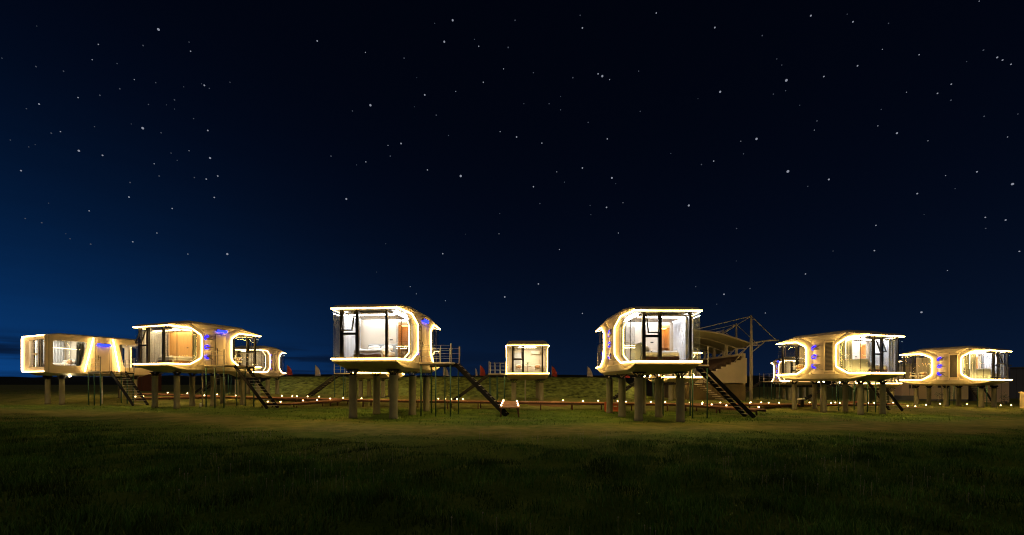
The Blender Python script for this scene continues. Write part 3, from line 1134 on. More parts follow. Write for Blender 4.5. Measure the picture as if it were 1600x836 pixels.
def access(cab, Wd, z0, y0, y1, label, run=3.2, depth=2.0, posts=3, rails=True, rise_to=None):
    """landing beside the door with its stair; a thing of its own"""
    t = empty('stair_landing', cab.location, cab.rotation_euler.z)
    bpy.context.view_layer.update()
    tag(t, label, 'stair landing', 'landings with stairs beside the cabins')
    xa, xb = Wd / 2 + .14, Wd / 2 + .14 + depth
    zt = z0 - .03
    MB().box(xa, xb, y0, y1, zt - .09, zt).build('landing_deck', M['plate'], t, bevel=.01)
    for y in (y0 + .06, y1 - .06):
        MB().box(xa + .02, xb - .02, y - .03, y + .03, zt - .20, zt - .092).build('frame', M['steel'], t)

    def gl(x, y):
        w = cab.matrix_world @ Vector((x, y, 0))
        return gz(w.x, w.y) - cab.location.z
    for i in range(posts):
        for y in (y0 + .06, y1 - .06):
            x = xa + .1 + (depth - .2) * i / (posts - 1)
            p = MB().tube([(x, y, gl(x, y) - .1), (x, y, zt - .203)], .042, 8).build('post', M['green'], t, True)
            p.data.name = 'post'
    if rails:
        for (ya, side) in ((y0 + .04, 0), (y1 - .04, 1)):
            rl = MB()
            for z in (.35, .68, 1.0):
                rl.tube([(xa, ya, zt + z), (xb - .03, ya, zt + z)], .013, 6)
            r_ = rl.build('railing', M['rail'], t)
            for i in range(4):
                x = xa + .02 + (depth - .07) * i / 3
                MB().tube([(x, ya, zt + .002), (x, ya, zt + (1.0 if i < 3 else 1.12))], .022 if i < 3 else .04, 6).build('rail_post', M['rail'], r_)
    # stair, leaving the outer edge
    ym = (y0 + y1) / 2
    hwid = .46
    xe = xb + run
    ge = gl(xe, ym)
    top, bot = zt - .05, ge + .02
    for s in (-1, 1):
        MB().bar((xb + .01, ym + s * hwid, top - .02), (xe, ym + s * hwid, bot), .05, .24).build('stringer', M['steel'], t)
    nst = 13
    tm = None
    for i in range(nst):
        q = (i + .7) / (nst + .4)
        x, z = xb + (xe - xb) * q, top + (bot - top) * q
        if tm is None:
            tm = MB().box(-.13, .13, -hwid + .03, hwid - .03, -.015, .015).mesh('tread', M['tread'])
        o = bpy.data.objects.new('tread', tm)
        COL.objects.link(o)
        o.parent = t
        o.location = (x, ym, z + .02)
    return t


COOL = (1.0, 0.94, 0.89, 31.0)
WARM = (1.0, 0.70, 0.32, 21.0)
AMB = (1.0, 0.74, 0.38, 30.0)
DIM = (1.0, 0.70, 0.34, 12.0)

cabs = {}


def add(key, label, *a, **k):
    cabs[key] = cabin(label, *a, **k)
    bpy.context.view_layer.update()
    return cabs[key]


# the four big cabins of the near row
add('left', 'warm lit cabin second from the left, amber bedroom wall behind its big window', -25.39, 29.29, R(-18.1), 1.44, 3.45, 7.1, 2.6, .293, .185, .62, .705, WARM, DIM, 'orange_wall', dict(sheer=-1, col=.84))
add('midleft', 'tall near cabin left of centre with white bed behind its glass front', -7.72, 21.76, R(-5.0), 1.34, 3.45, 8.5, 2.6, .33, .20, .655, .735, COOL, AMB, 'cream', dict(sheer=-1, rear_sheer=-1))
add('midright', 'tall near cabin right of centre, nearest to the grandstand canopy', 8.09, 21.63, R(1.4), 1.19, 3.45, 8.5, 2.6, .35, .205, .655, .755, COOL, AMB, 'cream', dict(tall_curtain=1, rear_sheer=1, sheer=1))
add('right', 'second cabin from the right with black louvre between its two glazed ends', 26.66, 29.64, R(16.8), .81, 3.45, 7.1, 2.6, .29, .175, .62, .73, COOL, AMB, 'cream', dict(tall_curtain=1, rear_sheer=1, sheer=1, led='led_hot', col=.8))
add('farright', 'rightmost cabin standing in front of the pale site buildings', 45.09, 38.35, R(22.0), .42, 3.6, 6.6, 2.6, .285, .18, .61, .72, COOL, AMB, 'cream', dict(tall_curtain=1, rear_sheer=1, sheer=1, led='led_hot', col=.8))


def flipped(cx, cy, rz, L):
    """front position of a cabin whose REAR end is centred on (cx, cy)"""
    a = rz + math.pi
    return cx + L * math.sin(a), cy - L * math.cos(a), a


# second row, turned to face away
fx_, fy_, a_ = flipped(-29.1, 45.0, R(0), 5.2)
add('back_left', 'small far cabin half hidden behind the amber bedroom cabin and its stairs', fx_, fy_, a_, 1.32, 3.45, 5.2, 2.35, .32, .22, .68, .78, COOL, (1, .8, .5, 14), 'cream', dict(led='led_pale', curtains=True, led_r=.02))
fx_, fy_, a_ = flipped(-14.5, 42.0, R(0), 7.0)
add('back_midleft', 'far cabin hidden behind the near left cabin, its lit edge above the columns', fx_, fy_, a_, 1.16, 3.45, 7.0, 2.4, .3, .19, .62, .72, COOL, AMB)
fx_, fy_, a_ = flipped(1.40, 36.7, R(0), 6.6)
add('back_centre', 'small cabin alone at the centre of the row before the levee', fx_, fy_, a_, .96, 3.7, 6.6, 2.42, .3, .19, .62, .72, COOL, (1, .82, .54, 60), 'cream', dict(curtains=False, hood=.05, led_r=.017))
fx_, fy_, a_ = flipped(18.5, 44.5, R(0), 7.0)
add('back_midright', 'far cabin showing below and beside the near cabin right of centre', fx_, fy_, a_, .75, 3.45, 7.0, 2.55, .3, .19, .62, .72, COOL, AMB)
fx_, fy_, a_ = flipped(36.7, 52.5, R(-17), 6.5)
add('back_right', 'far cabin with blue lamp over its door, left behind the louvred cabin', fx_, fy_, a_, .40, 3.45, 6.5, 2.55, .3, .19, .62, .72, COOL, AMB, 'cream', dict(led='led_pale', led_r=.02))
fx_, fy_, a_ = flipped(41.8, 47.0, R(-25), 6.0)
add('back_farright', 'far cabin behind the columns of the louvred cabin, only its lower edge showing', fx_, fy_, a_, .10, 3.3, 6.0, 2.4, .3, .19, .62, .72, COOL, AMB, 'cream', dict(led='led_pale', led_r=.02))

# air conditioner and furniture of the centre cabin are seen through its rear glass
cc, zc0 = cabs['back_centre']
MB().box(-1.25, -.40, 4.0, 4.2, zc0 + 1.85, zc0 + 2.15).build('air_conditioner', M['white'], cc, bevel=.03)
table(cc, -.05, 5.0, zc0 + .003, 'white round table under a green plant in the centre cabin', True, 'small green potted plant on the table in the centre cabin')
chair(cc, -.95, 5.2, zc0 + .003, R(180), 'armchair right of the plant table in the centre cabin')
chair(cc, .75, 5.1, zc0 + .003, R(200), 'armchair left of the plant table in the centre cabin')
ct = empty('sideboard', (0, 0, 0))
ct.matrix_world = cc.matrix_world @ Matrix.Translation((0, 0, zc0 + .003))
tag(ct, 'white sideboard along the back wall of the small centre cabin', 'sideboard')
MB().box(-1.35, .35, 4.02, 4.46, .06, .72).build('cabinet', M['white'], ct, bevel=.01)
MB().box(-1.38, .38, 4.0, 4.49, .722, .76).build('counter_top', M['white'], ct, bevel=.008)
for k in range(3):
    MB().box(-1.33 + .56 * k, -.81 + .56 * k, 4.462, 4.475, .10, .68).build('cabinet_door', M['pillow'], ct, bevel=.005)
MB().box(.55, 1.35, 4.0, 4.12, zc0 + .01, zc0 + 2.0).build('inner_door', M['curtain'], cc)

# beds and chairs
for key, x, y, rot, lab in (
        ('left', .25, .75, R(0), 'bed with pale cushions in the amber cabin second from left'),
        ('midleft', -.15, .75, R(0), 'white bed in the tall near cabin left of centre'),
        ('midright', .75, 1.15, R(90), 'white bed lying sideways in the near cabin right of centre'),
        ('right', .55, 1.05, R(90), 'white bed lying sideways in the louvred second cabin from right'),
        ('farright', .55, 1.0, R(90), 'white bed in the rightmost cabin before the site buildings')):
    c, z0 = cabs[key]
    bed(c, z0 + .003, x, y, rot, label=lab, tan=key != 'midleft')
for key, x, fy2, rot, lab in (
        ('left', .6, .84, R(20), 'armchair behind the rear side glass of the amber cabin'),
        ('right', -.6, .84, R(140), 'armchair behind the rear side glass of the louvred cabin'),
        ('farright', -.75, .80, R(150), 'white armchair nearer the louvre in the rear of the rightmost cabin'),
        ('farright', -.6, .93, R(30), 'white armchair at the far end in the rear of the rightmost cabin'),
        ('midleft', .7, .85, R(20), 'armchair in the rear end of the near cabin left of centre')):
    c, z0 = cabs[key]
    L_ = {'left': 7.1, 'right': 7.1, 'farright': 6.6, 'midleft': 8.5}[key]
    chair(c, x, L_ * fy2, z0 + .003, rot, lab)
for key, x, y, lab in (('left', .1, .90, 'small white table in the rear of the amber cabin'), ('right', -.25, .92, 'small white table in the rear of the louvred cabin'), ('midright', -.4, .9, 'small white table in the rear of the near cabin right of centre')):
    c, z0 = cabs[key]
    table(c, x, {'left': 7.1, 'right': 7.1, 'midright': 8.5}[key] * y, z0 + .003, lab)

# landings
for key, W_, y0, y1, kw, lab in (
        ('left', 3.45, 2.35, 4.9, {}, 'landing and black stair right of the amber cabin second from left'),
        ('midleft', 3.45, 3.35, 5.7, {}, 'landing with rails and black stair right of the near cabin left of centre'),
        ('midright', 3.45, 3.3, 5.7, {}, 'landing and long black stair right of the near cabin nearest the grandstand'),
        ('right', 3.45, 2.4, 4.7, {}, 'landing and stair hidden behind the louvred second cabin from the right'),
        ('farright', 3.6, 2.2, 4.4, {}, 'landing and stair on the far side of the rightmost cabin'),
        ('back_left', 3.45, 1.5, 3.4, {}, 'landing on the far side of the small cabin behind the amber cabin'),
        ('back_midleft', 3.45, 3.4, 6.2, {}, 'landing and stair left of the hidden cabin behind the near left one'),
        ('back_centre', 3.7, 4.2, 6.4, {'depth': 1.5}, 'landing with rails and stair left of the small centre cabin'),
        ('back_midright', 3.45, 3.0, 5.4, {}, 'landing and stair of the far cabin behind the near right one'),
        ('back_right', 3.45, 2.2, 4.3, {}, 'landing and stair beside the blue door lamp of the far cabin'),
        ('back_farright', 3.3, 2.0, 4.0, {}, 'landing and stair of the far cabin behind the louvred cabin columns')):
    c, z0 = cabs[key]
    access(c, W_, z0, y0, y1, lab, **kw)


# ---- the leftmost cabin has framed windows and slanting light strips
def framed_cabin():
    cx, cy, rz, zs, Wd, L, h = -36.45, 31.81, R(-23.1), 1.04, 3.6, 6.6, 2.62
    g0 = gz(cx, cy)
    root = empty('stilt_cabin', (cx, cy, g0), rz)
    bpy.context.view_layer.update()
    tag(root, 'leftmost cabin with framed side window and slanting light strips', 'cabin', 'lit capsule cabins raised on columns')
    z0 = zs + EYE - g0
    hw = Wd / 2

    def rounded(poly, r):
        n = len(poly)
        out = []
        for i in range(n):
            a, b, c = Vector(poly[i - 1]), Vector(poly[i]), Vector(poly[(i + 1) % n])
            s, e = b + (a - b).normalized() * r, b + (c - b).normalized() * r
            for q in (0, .33, .67, 1):
                out.append(tuple(s.lerp(b, q).lerp(b.lerp(e, q), q)))
        return out
    w1 = rounded([(.34, .36), (1.92, .36), (2.30, 2.30), (.34, 2.30)], .18)
    w2 = rounded([(4.62, .36), (6.25, .36), (6.25, 2.30), (4.28, 2.30)], .18)
    outer = [(-.05, -.14), (.5, -.22), (L - .5, -.22), (L + .05, -.14), (L + .05, h + .02), (L - .8, h + .12), (.8, h + .14), (-.05, h + .06)]
    for sx in (-1, 1):
        bm = bmesh.new()
        es = []
        for lp in (outer, w1, w2):
            vs = [bm.verts.new((sx * hw, y, z + z0)) for y, z in lp]
            for i in range(len(vs)):
                es.append(bm.edges.new((vs[i], vs[(i + 1) % len(vs)])))
        bmesh.ops.triangle_fill(bm, edges=es, use_beauty=True, use_dissolve=False)
        r_ = bmesh.ops.extrude_face_region(bm, geom=bm.faces[:])
        for v in [q for q in r_['geom'] if isinstance(q, bmesh.types.BMVert)]:
            v.co.x -= sx * .14
        bmesh.ops.recalc_face_normals(bm, faces=bm.faces)
        me = bpy.data.meshes.new('side_wall')
        bm.to_mesh(me)
        bm.free()
        me.materials.append(M['paint'])
        o = bpy.data.objects.new('side_wall', me)
        COL.objects.link(o)
        o.parent = root
        for w, sm in ((w1, 1.35), (w2, 5.5)):
            f = lambda u, v, t: (sx * (hw - .08 - t), u, v + z0)
            sw = MB().prism([(sm - .012, .36), (sm + .012, .36), (sm + .012, 2.3), (sm - .012, 2.3)], lambda u, v, t: (sx * (hw - .06 - t), u, v + z0), .018).build('side_window', M['seam'], root)
            MB().prism(w, f, .012).build('pane', M['glass'], sw)
        # slanting strips
        for a, b in (((2.62, h + .03), (2.10, -.02)), ((3.86, h + .03), (4.28, -.02))):
            MB().tube([(sx * (hw + .09), a[0], a[1] + z0), (sx * (hw + .09), b[0], b[1] + z0)], .030, 8).build('light_strip', M['led_slant'], root)
            MB().bar((sx * (hw + .025), a[0], a[1] + z0), (sx * (hw + .025), b[0], b[1] + z0), .10, .045).build('strip_channel', M['paint'], root)
        sm = MB()
        for y in (.12, 2.78, 3.78):
            sm.box(min(sx * (hw - .01), sx * (hw + .004)), max(sx * (hw - .01), sx * (hw + .004)), y - .012, y + .012, z0 - .18, z0 + h + .04)
        sm.build('panel_seam', M['seam'], root)
    # roof, underside
    m = MB()
    for y, e, c in ((-.05, .04, .06), (.8, .10, .26), (L - .8, .10, .26), (L + .05, .02, .05)):
        m.v += [(-hw + .15, y, z0 + h - .05), (-hw + .003, y, z0 + h + e), (-hw + .4, y, z0 + h + c), (hw - .4, y, z0 + h + c), (hw - .003, y, z0 + h + e), (hw - .15, y, z0 + h - .05)]
    for i in range(3):
        m.f += [(i * 6 + j, i * 6 + 6 + j, i * 6 + 6 + (j + 1) % 6, i * 6 + (j + 1) % 6) for j in range(6)]
    m.f += [tuple(range(6)), tuple(18 + j for j in range(6))[::-1]]
    m.build('roof', M['roof'], root)
    m = MB()
    for y, e in ((-.05, -.14), (.5, -.36), (L - .5, -.36), (L + .05, -.14)):
        m.v += [(-hw + .145, y, z0 - .02), (-hw + .145, y, z0 + e * .6), (-hw + .5, y, z0 + e - .02), (hw - .5, y, z0 + e - .02), (hw - .145, y, z0 + e * .6), (hw - .145, y, z0 - .02)]
    for i in range(3):
        m.f += [(i * 6 + j, i * 6 + 6 + j, i * 6 + 6 + (j + 1) % 6, i * 6 + (j + 1) % 6) for j in range(6)]
    m.f += [tuple(range(6)), tuple(18 + j for j in range(6))[::-1]]
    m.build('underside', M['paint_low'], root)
    MB().box(-hw + .142, hw - .142, .03, L - .03, z0 - .018, z0 + .006).build('floor', M['floor'], root)
    # front picture frame: deep splayed surround with the strip on its rim
    for ye, dn in ((0, -1), (L, 1)):
        fr = MB()
        o4 = [(-hw + .01, -.13), (hw - .01, -.13), (hw - .01, h + .03), (-hw + .01, h + .03)]
        i4 = [(-hw + .28, .26), (hw - .28, .26), (hw - .28, h - .24), (-hw + .28, h - .24)]
        fr.v += [(x, ye + dn * .12, z + z0) for x, z in o4] + [(x, ye - dn * .16, z + z0) for x, z in i4]
        fr.v += [(x, ye - dn * .02, z + z0) for x, z in o4] + [(x, ye - dn * .26, z + z0) for x, z in i4]
        for j in range(4):
            k = (j + 1) % 4
            fr.f += [(j, k, 4 + k, 4 + j), (8 + j, 12 + j, 12 + k, 8 + k), (j, 8 + j, 8 + k, k), (4 + j, 4 + k, 12 + k, 12 + j)]
        fr.build('end_frame', M['paint'], root)
        lp = [(x, ye + dn * .155, z + z0) for x, z in soften([(hw - .03, -.10), (-hw + .03, -.10), (-hw + .03, h), (hw - .03, h)], .22)]
        MB().tube(lp, .034, 8).build('light_strip', M['led_frame'], root)
        y = ye - dn * .20
        fw = MB()
        xi = hw - .28
        for q, w in ((-.85, .06), (.05, .10), (.42, .06)):
            fw.box(q - w, q + w, y - .05, y + .05, z0 + .30, z0 + h - .28)
        fw.box(-xi, xi, y - .05, y + .05, z0 + .26, z0 + .298).box(-xi, xi, y - .05, y + .05, z0 + h - .278, z0 + h - .24)
        fw.box(-.788, -.052, y - .045, y + .045, z0 + 1.22, z0 + 1.34)
        ww = fw.build('window_wall', M['dark'], root)
        for a, b in ((-xi, -.912), (-.788, -.052), (.152, .358), (.482, xi)):
            MB().box(a, b, y - .006, y + .006, z0 + .30, z0 + h - .28).build('pane', M['glass'], ww)
    door_set(root, hw, 2.84, 3.66, z0 - .02, 2.12)
    # interior
    MB().box(-hw + .15, hw - .15, 2.30, 2.38, z0 + .01, z0 + h - .06).build('partition', M['cream'], root)
    MB().box(-hw + .15, hw - .15, 4.15, 4.23, z0 + .01, z0 + h - .06).build('partition', M['cream'], root)
    lmt = emit('framed_cabin_light', (1, .88, .66), 34)
    MB().box(-1.2, 1.2, .7, 1.0, z0 + h - .10, z0 + h - .06).box(hw - .35, hw - .22, .5, 2.2, z0 + h - .10, z0 + h - .06).build('ceiling_light', lmt, root)
    MB().box(-1.2, 1.2, 5.2, 5.5, z0 + h - .10, z0 + h - .06).build('ceiling_light', lmt, root)
    curtain(root, [(hw - .3, 1.75), (hw - .3, 2.26)], z0 + .05, z0 + h - .15, M['dcurtain'])
    curtain(root, [(-hw + .3, .4), (-hw + .3, 2.2)], z0 + .05, z0 + h - .15, M['sheer'])
    curtain(root, [(hw - .3, 4.3), (hw - .3, 4.7)], z0 + .05, z0 + h - .15, M['dcurtain'])
    MB().tube([(hw - .35, .45, z0 + 1.75), (hw - .35, 1.0, z0 + 1.72), (hw - .35, 2.1, z0 + 1.68)], .025, 6).build('wall_light', emit('inner_line_light', (1, .62, .25), 8), root)
    legs(root, [(sx * 1.15, L * q) for q in (.16, .86) for sx in (-1, 1)], z0 - .38, .72)
    t = bed(root, z0 + .01, -.1, .35, R(0), 1.5, 1.85, label='white bed behind the framed window of the leftmost cabin')
    # lamp under the floor
    MB().lathe([(.02, -.07), (.08, -.04), (.08, .04), (.03, .07)], 12, (1.55, 1.35, z0 - .42)).build('under_lamp', M['spotglow'], root, True)
    MB().tube([(1.3, 3.4, -.1), (1.3, 3.4, z0 - .37)], .05, 8).build('drain_pipe', M['white'], root)
    access(root, Wd, z0, 2.2, 4.4, 'landing with rails and black stair before the leftmost cabin door')
    return root, z0


cabs['farleft'] = framed_cabin()


# small round lamps under some far cabins
def under_lamp(px, py, Y, label):
    p = pix(px, py, Y)
    t = empty('flood_lamp', p)
    tag(t, label, 'lamp', 'lamps shining under the cabins')
    MB().lathe([(.03, -.09), (.10, -.05), (.10, .05), (.04, .09)], 12).build('bulb', M['spotglow'], t, True)
    MB().tube([(0, 0, .09), (0, 0, .22)], .03, 6).build('holder', M['black'], t)


# ------------------------------------------------------------------ boardwalks
decks = {}


def deck(key, pts, width, label):
    P = [pix(*p) for p in pts]
    t = empty('boardwalk', (P[0].x, P[0].y, gz(P[0].x, P[0].y)))
    tag(t, label, 'boardwalk', 'raised timber walks')
    off = Vector(t.location)
    # resample
    Q, acc = [], 0.0
    seg = [(P[i + 1] - P[i]).length for i in range(len(P) - 1)]
    tot = sum(seg)
    k = max(2, int(tot / .16))
    for i in range(k + 1):
        s = tot * i / k
        j = 0
        while j < len(seg) - 1 and s > seg[j]:
            s -= seg[j]
            j += 1
        Q.append(P[j].lerp(P[j + 1], min(1, s / seg[j])))
    pl = MB()
    for i in range(k):
        a, b = Q[i], Q[i + 1]
        d = (b - a)
        d.z = 0
        d.normalize()
        s = Vector((-d.y, d.x, 0)) * (width / 2 + random.uniform(-.012, .012))
        g_ = d * .008
        zz = Vector((0, 0, random.uniform(-.006, .006)))
        a2, b2 = a + g_ + zz - off, b - g_ + zz - off
        dn = Vector((0, 0, -.05))
        pl.add([a2 - s, a2 + s, b2 + s, b2 - s, a2 - s + dn, a2 + s + dn, b2 + s + dn, b2 - s + dn],
               [(0, 1, 2, 3), (7, 6, 5, 4), (0, 4, 5, 1), (1, 5, 6, 2), (2, 6, 7, 3), (3, 7, 4, 0)])
    o = pl.build('planks', M['deck'], t)
    o['kind'] = 'stuff'
    step = max(1, int(2.4 / .16))
    for sd in (-1, 1):
        bm_ = MB()
        for i in range(0, k, step):
            a, b = Q[i], Q[min(i + step, k)]
            d = b - a
            if d.length < .05:
                continue
            s = Vector((-d.y, d.x, 0)).normalized() * (width / 2 - .08) * sd
            bm_.bar(a + s - off + Vector((0, 0, -.12)), b + s - off + Vector((0, 0, -.12)), .05, .13)
        bm_.build('beam', M['deckpost'], t)
    for i in range(0, k + 1, step):
        a = Q[min(i, k)]
        b = Q[min(i + 1, k)] if i < k else a + (Q[k] - Q[k - 1])
        d = (b - a)
        s = Vector((-d.y, d.x, 0)).normalized() * (width / 2 - .08)
        for sd in (-1, 1):
            p = a + s * sd
            zb = gz(p.x, p.y) - .08
            if p.z - .19 > zb + .05:
                MB().box(p.x - off.x - .04, p.x - off.x + .04, p.y - off.y - .04, p.y - off.y + .04, zb - off.z, p.z - off.z - .19).build('post', M['deckpost'], t)
    decks[key] = (Q, width)
    return t


MAIN = [(216, 621.3, 36.5), (275, 620, 37.5), (334, 619, 38), (395, 619.8, 38), (492, 622, 36.5), (540, 623.5, 35), (600, 624.5, 34), (690, 625.5, 33), (780, 626.8, 32.5),
        (940, 628.8, 32), (1060, 630.3, 32.3), (1160, 630.8, 35), (1260, 631.1, 38), (1320, 631, 39.5), (1405, 630.8, 43)]
deck('main', MAIN, 1.25, 'long red timber boardwalk running behind the near row of cabins')
deck('upper', [(221, 614.5, 40.5), (277, 616, 40.3), (334, 618.3, 38.9)], 1.1, 'far boardwalk arm at the left behind the amber cabin columns')
deck('left', [(418, 629, 32.3), (455, 629.8, 31.8), (490, 627, 32.8), (527, 624.6, 34.6)], 1.15, 'boardwalk arm running to the stair of the amber cabin')
deck('centre', [(797, 627.4, 31.8), (796.5, 636.3, 24.4)], 1.2, 'short boardwalk arm coming forward at the centre beside the black stair')
deck('right', [(1068, 631, 31.6), (1142, 635.5, 29.6), (1189, 639.6, 27.6)], 1.15, 'boardwalk arm running to the stair of the cabin nearest the grandstand')
deck('end', [(1408, 636.4, 37.6), (1438, 636.1, 38.2)], 1.0, 'small timber step at the foot of the louvred cabin stair')

LAMPS = {
    'far boardwalk arm at the left': ('upper', [(220, 613), (240, 612.5), (263, 613.5), (293, 613.5), (343, 613)]),
    'boardwalk between the two leftmost cabins': ('main', [(213, 619.5), (224, 619.5), (274, 618.5), (319.5, 617), (368, 618)]),
    'boardwalk right of the amber cabin, far line': ('main', [(440, 618), (456, 619), (465, 618), (481, 618), (498, 618)]),
    'arm at the foot of the amber cabin stair': ('left', [(418.5, 626.5), (437.5, 627), (474, 624.5), (495.5, 626), (516, 622)]),
    'boardwalk beside the near left cabin columns': ('main', [(535.5, 622.5), (566, 622)]),
    'boardwalk right of the near left cabin landing': ('main', [(684, 623), (694.5, 622), (704.5, 623.5), (713.5, 622), (722, 621)]),
    'left edge of the centre boardwalk arm': ('centre', [(782, 633.3), (785.5, 629.5), (784, 626), (788, 624.6)]),
    'right edge of the centre boardwalk arm': ('centre', [(808.5, 633.5), (811, 629.5), (811.5, 625.7)]),
    'boardwalk right of the small centre cabin': ('main', [(880, 625), (911, 627), (934.5, 625)]),
    'boardwalk behind the near right cabin columns': ('main', [(966, 626), (978, 627), (1017, 629), (1040, 628)]),
    'boardwalk arm left of the long black stair': ('right', [(1077, 629), (1097, 631.5), (1111, 632.5), (1134, 633.5)]),
    'far boardwalk below the grandstand': ('main', [(1097, 628.6), (1126, 628.5), (1141, 627.6), (1156, 627.5), (1171, 629.5), (1174, 628), (1190, 627.5), (1201, 629), (1217, 629)]),
    'arm end right of the long black stair': ('right', [(1187, 636.5)]),
    'boardwalk under the louvred cabin': ('main', [(1265, 629), (1299, 630), (1306, 628), (1312, 630), (1347, 629), (1357, 630), (1366, 629.3)]),
    'boardwalk left of the rightmost cabin': ('main', [(1382, 629.5), (1396, 629.3)]),
    'small step by the louvred cabin stair': ('end', [(1418.5, 634), (1430.5, 634)]),
}
ORD = ['leftmost', 'second', 'third', 'fourth', 'fifth', 'sixth', 'seventh', 'eighth', 'ninth']
globe = MB().lathe([(.010, -.043), (.029, -.036), (.042, -.012), (.044, .006), (.035, .029), (.018, .041), (.003, .045)], 14).mesh('globe', M['lampglow'], True)
globe_bright = globe.copy()
globe_bright.materials[0] = M['lampbright']
lbase = MB().lathe([(.05, 0), (.05, .035), (.03, .06)], 10).mesh('lamp_base', M['black'])


def ball_lamp(p, label, bright=False):
    t = empty('ball_lamp', p)
    tag(t, label, 'lamp', 'glowing ball lamps along the boardwalk')
    b = bpy.data.objects.new('base', lbase)
    g_ = bpy.data.objects.new('globe', globe_bright if bright else globe)
    for o in (b, g_):
        COL.objects.link(o)
        o.parent = t
    g_.location = (0, 0, .095)


for where, (dk, items) in LAMPS.items():
    Q, wd = decks[dk]
    items = sorted(items)
    for i, (px, py) in enumerate(items):
        # nearest point of the walk seen in that column, pushed to the near or the far edge by the row
        best = None
        for k in range(len(Q) - 1):
            a, b = Q[k], Q[k + 1]
            d = Vector((b.x - a.x, b.y - a.y, 0)).normalized()
            s = Vector((-d.y, d.x, 0)) * (wd / 2 - .10)
            for sg in (-1, 1):
                p = a + s * sg
                u = 800 + F * p.x / p.y
                v = HOR - F * (p.z + .12 - EYE) / p.y
                e = (u - px) ** 2 + (v - py) ** 2 * 2
                if best is None or e < best[0]:
                    best = (e, p)
        p = best[1] + Vector((0, 0, .008))
        if len(items) == 1:
            lab = 'glowing ball lamp on the ' + where
        else:
            o_ = 'leftmost' if i == 0 else ('rightmost' if i == len(items) - 1 else ORD[i] + ' from left')
            if where.startswith(('left edge', 'right edge')):
                o_ = ['nearest', 'second nearest', 'third nearest', 'farthest'][i] if len(items) == 4 else ['nearest', 'middle', 'farthest'][i]
            lab = o_ + ' ball lamp on the ' + where
        ball_lamp(p, lab, dk == 'centre')

for (px, Y, lab) in ((1447, 41.5, 'ball lamp on the grass at the rear of the rightmost cabin'), (1469, 45.5, 'ball lamp on the ground under the middle of the rightmost cabin'),
                     (1511, 45, 'ball lamp on the ground under the front of the rightmost cabin'), (1563.5, 43.5, 'left ball lamp on the ground past the rightmost cabin stair'), (1580, 44, 'right ball lamp on the ground at the picture edge'),
                     (1265, 55, 'small ball lamp on far grass under the rear of the louvred cabin')):
    x = (px - 800) / F * Y
    ball_lamp(Vector((x, Y, gz(x, Y) + .01)), lab)

under_lamp(1279, 596.5, 46.0, 'left one of two bright round lamps under the louvred cabin floor')
under_lamp(1287, 596.5, 46.0, 'right one of two bright round lamps under the louvred cabin floor')
under_lamp(1311, 597.5, 46.0, 'bright round lamp under the louvred cabin nearest its middle column')
under_lamp(1007, 588.5, 42.0, 'bright round lamp left of the far cabin under the near right one')


# ------------------------------------------------------------------ feather flags on the levee
def flag(px, top, bot, m, lab, Y=57.5, w=.85):
    p = pix(px, bot, Y)
    t = empty('feather_flag', (p.x, p.y, EYE + .85))
    tag(t, lab, 'flag', 'feather flags on the levee')
    zt = EYE - (top - HOR) / F * Y - t.location.z
    zb = EYE - (bot - HOR) / F * Y - t.location.z
    MB().tube([(0, 0, -.3), (0, 0, zt * .6), (.02, 0, zt)], .022, 6).build('pole', M['whitesteel'], t)
    b = MB()
    n = 12
    for s in (-.006, .006):
        for i in range(n + 1):
            q = i / n
            z = zb + (zt - zb) * q
            ww = w * (1 - q ** 1.8) ** .8 * (.85 + .15 * q)
            wob = .05 * math.sin(q * 7)
            b.v += [(.026, s, z), (.026 + ww * .5, s + wob, z - .02), (.026 + max(ww, .02), s - wob, z - .05)]
    k = (n + 1) * 3
    for i in range(n):
        a = i * 3
        b.f += [(a, a + 1, a + 4, a + 3), (a + 1, a + 2, a + 5, a + 4), (k + a + 3, k + a + 4, k + a + 1, k + a), (k + a + 4, k + a + 5, k + a + 2, k + a + 1)]
        b.f += [(a + 2, k + a + 2, k + a + 5, a + 5), (a, a + 3, k + a + 3, k + a)]
    b.build('banner', m, t)


for a in ((448.5, 570, 586, M['redflag'], 'red feather flag right of the small far cabin end'),
          (492.5, 570, 587, M['whiteflag'], 'white feather flag on the levee left of the near left cabin'),
          (692.5, 571, 587, M['whiteflag'], 'white feather flag under the rails of the near left landing'),
          (743, 575, 587, M['whiteflag'], 'thin white feather flag left of the centre cabin landing', 57.5, .3),
          (750, 570, 587, M['redflag'], 'red feather flag left of the centre cabin landing'),
          (862, 571, 588, M['redflag'], 'red feather flag just right of the centre cabin'),
          (917.5, 572, 588, M['whiteflag'], 'white feather flag just left of the near right cabin'),
          (976, 584, 590, M['redflag'], 'low red flag behind a column of the near right cabin')):
    flag(*a)


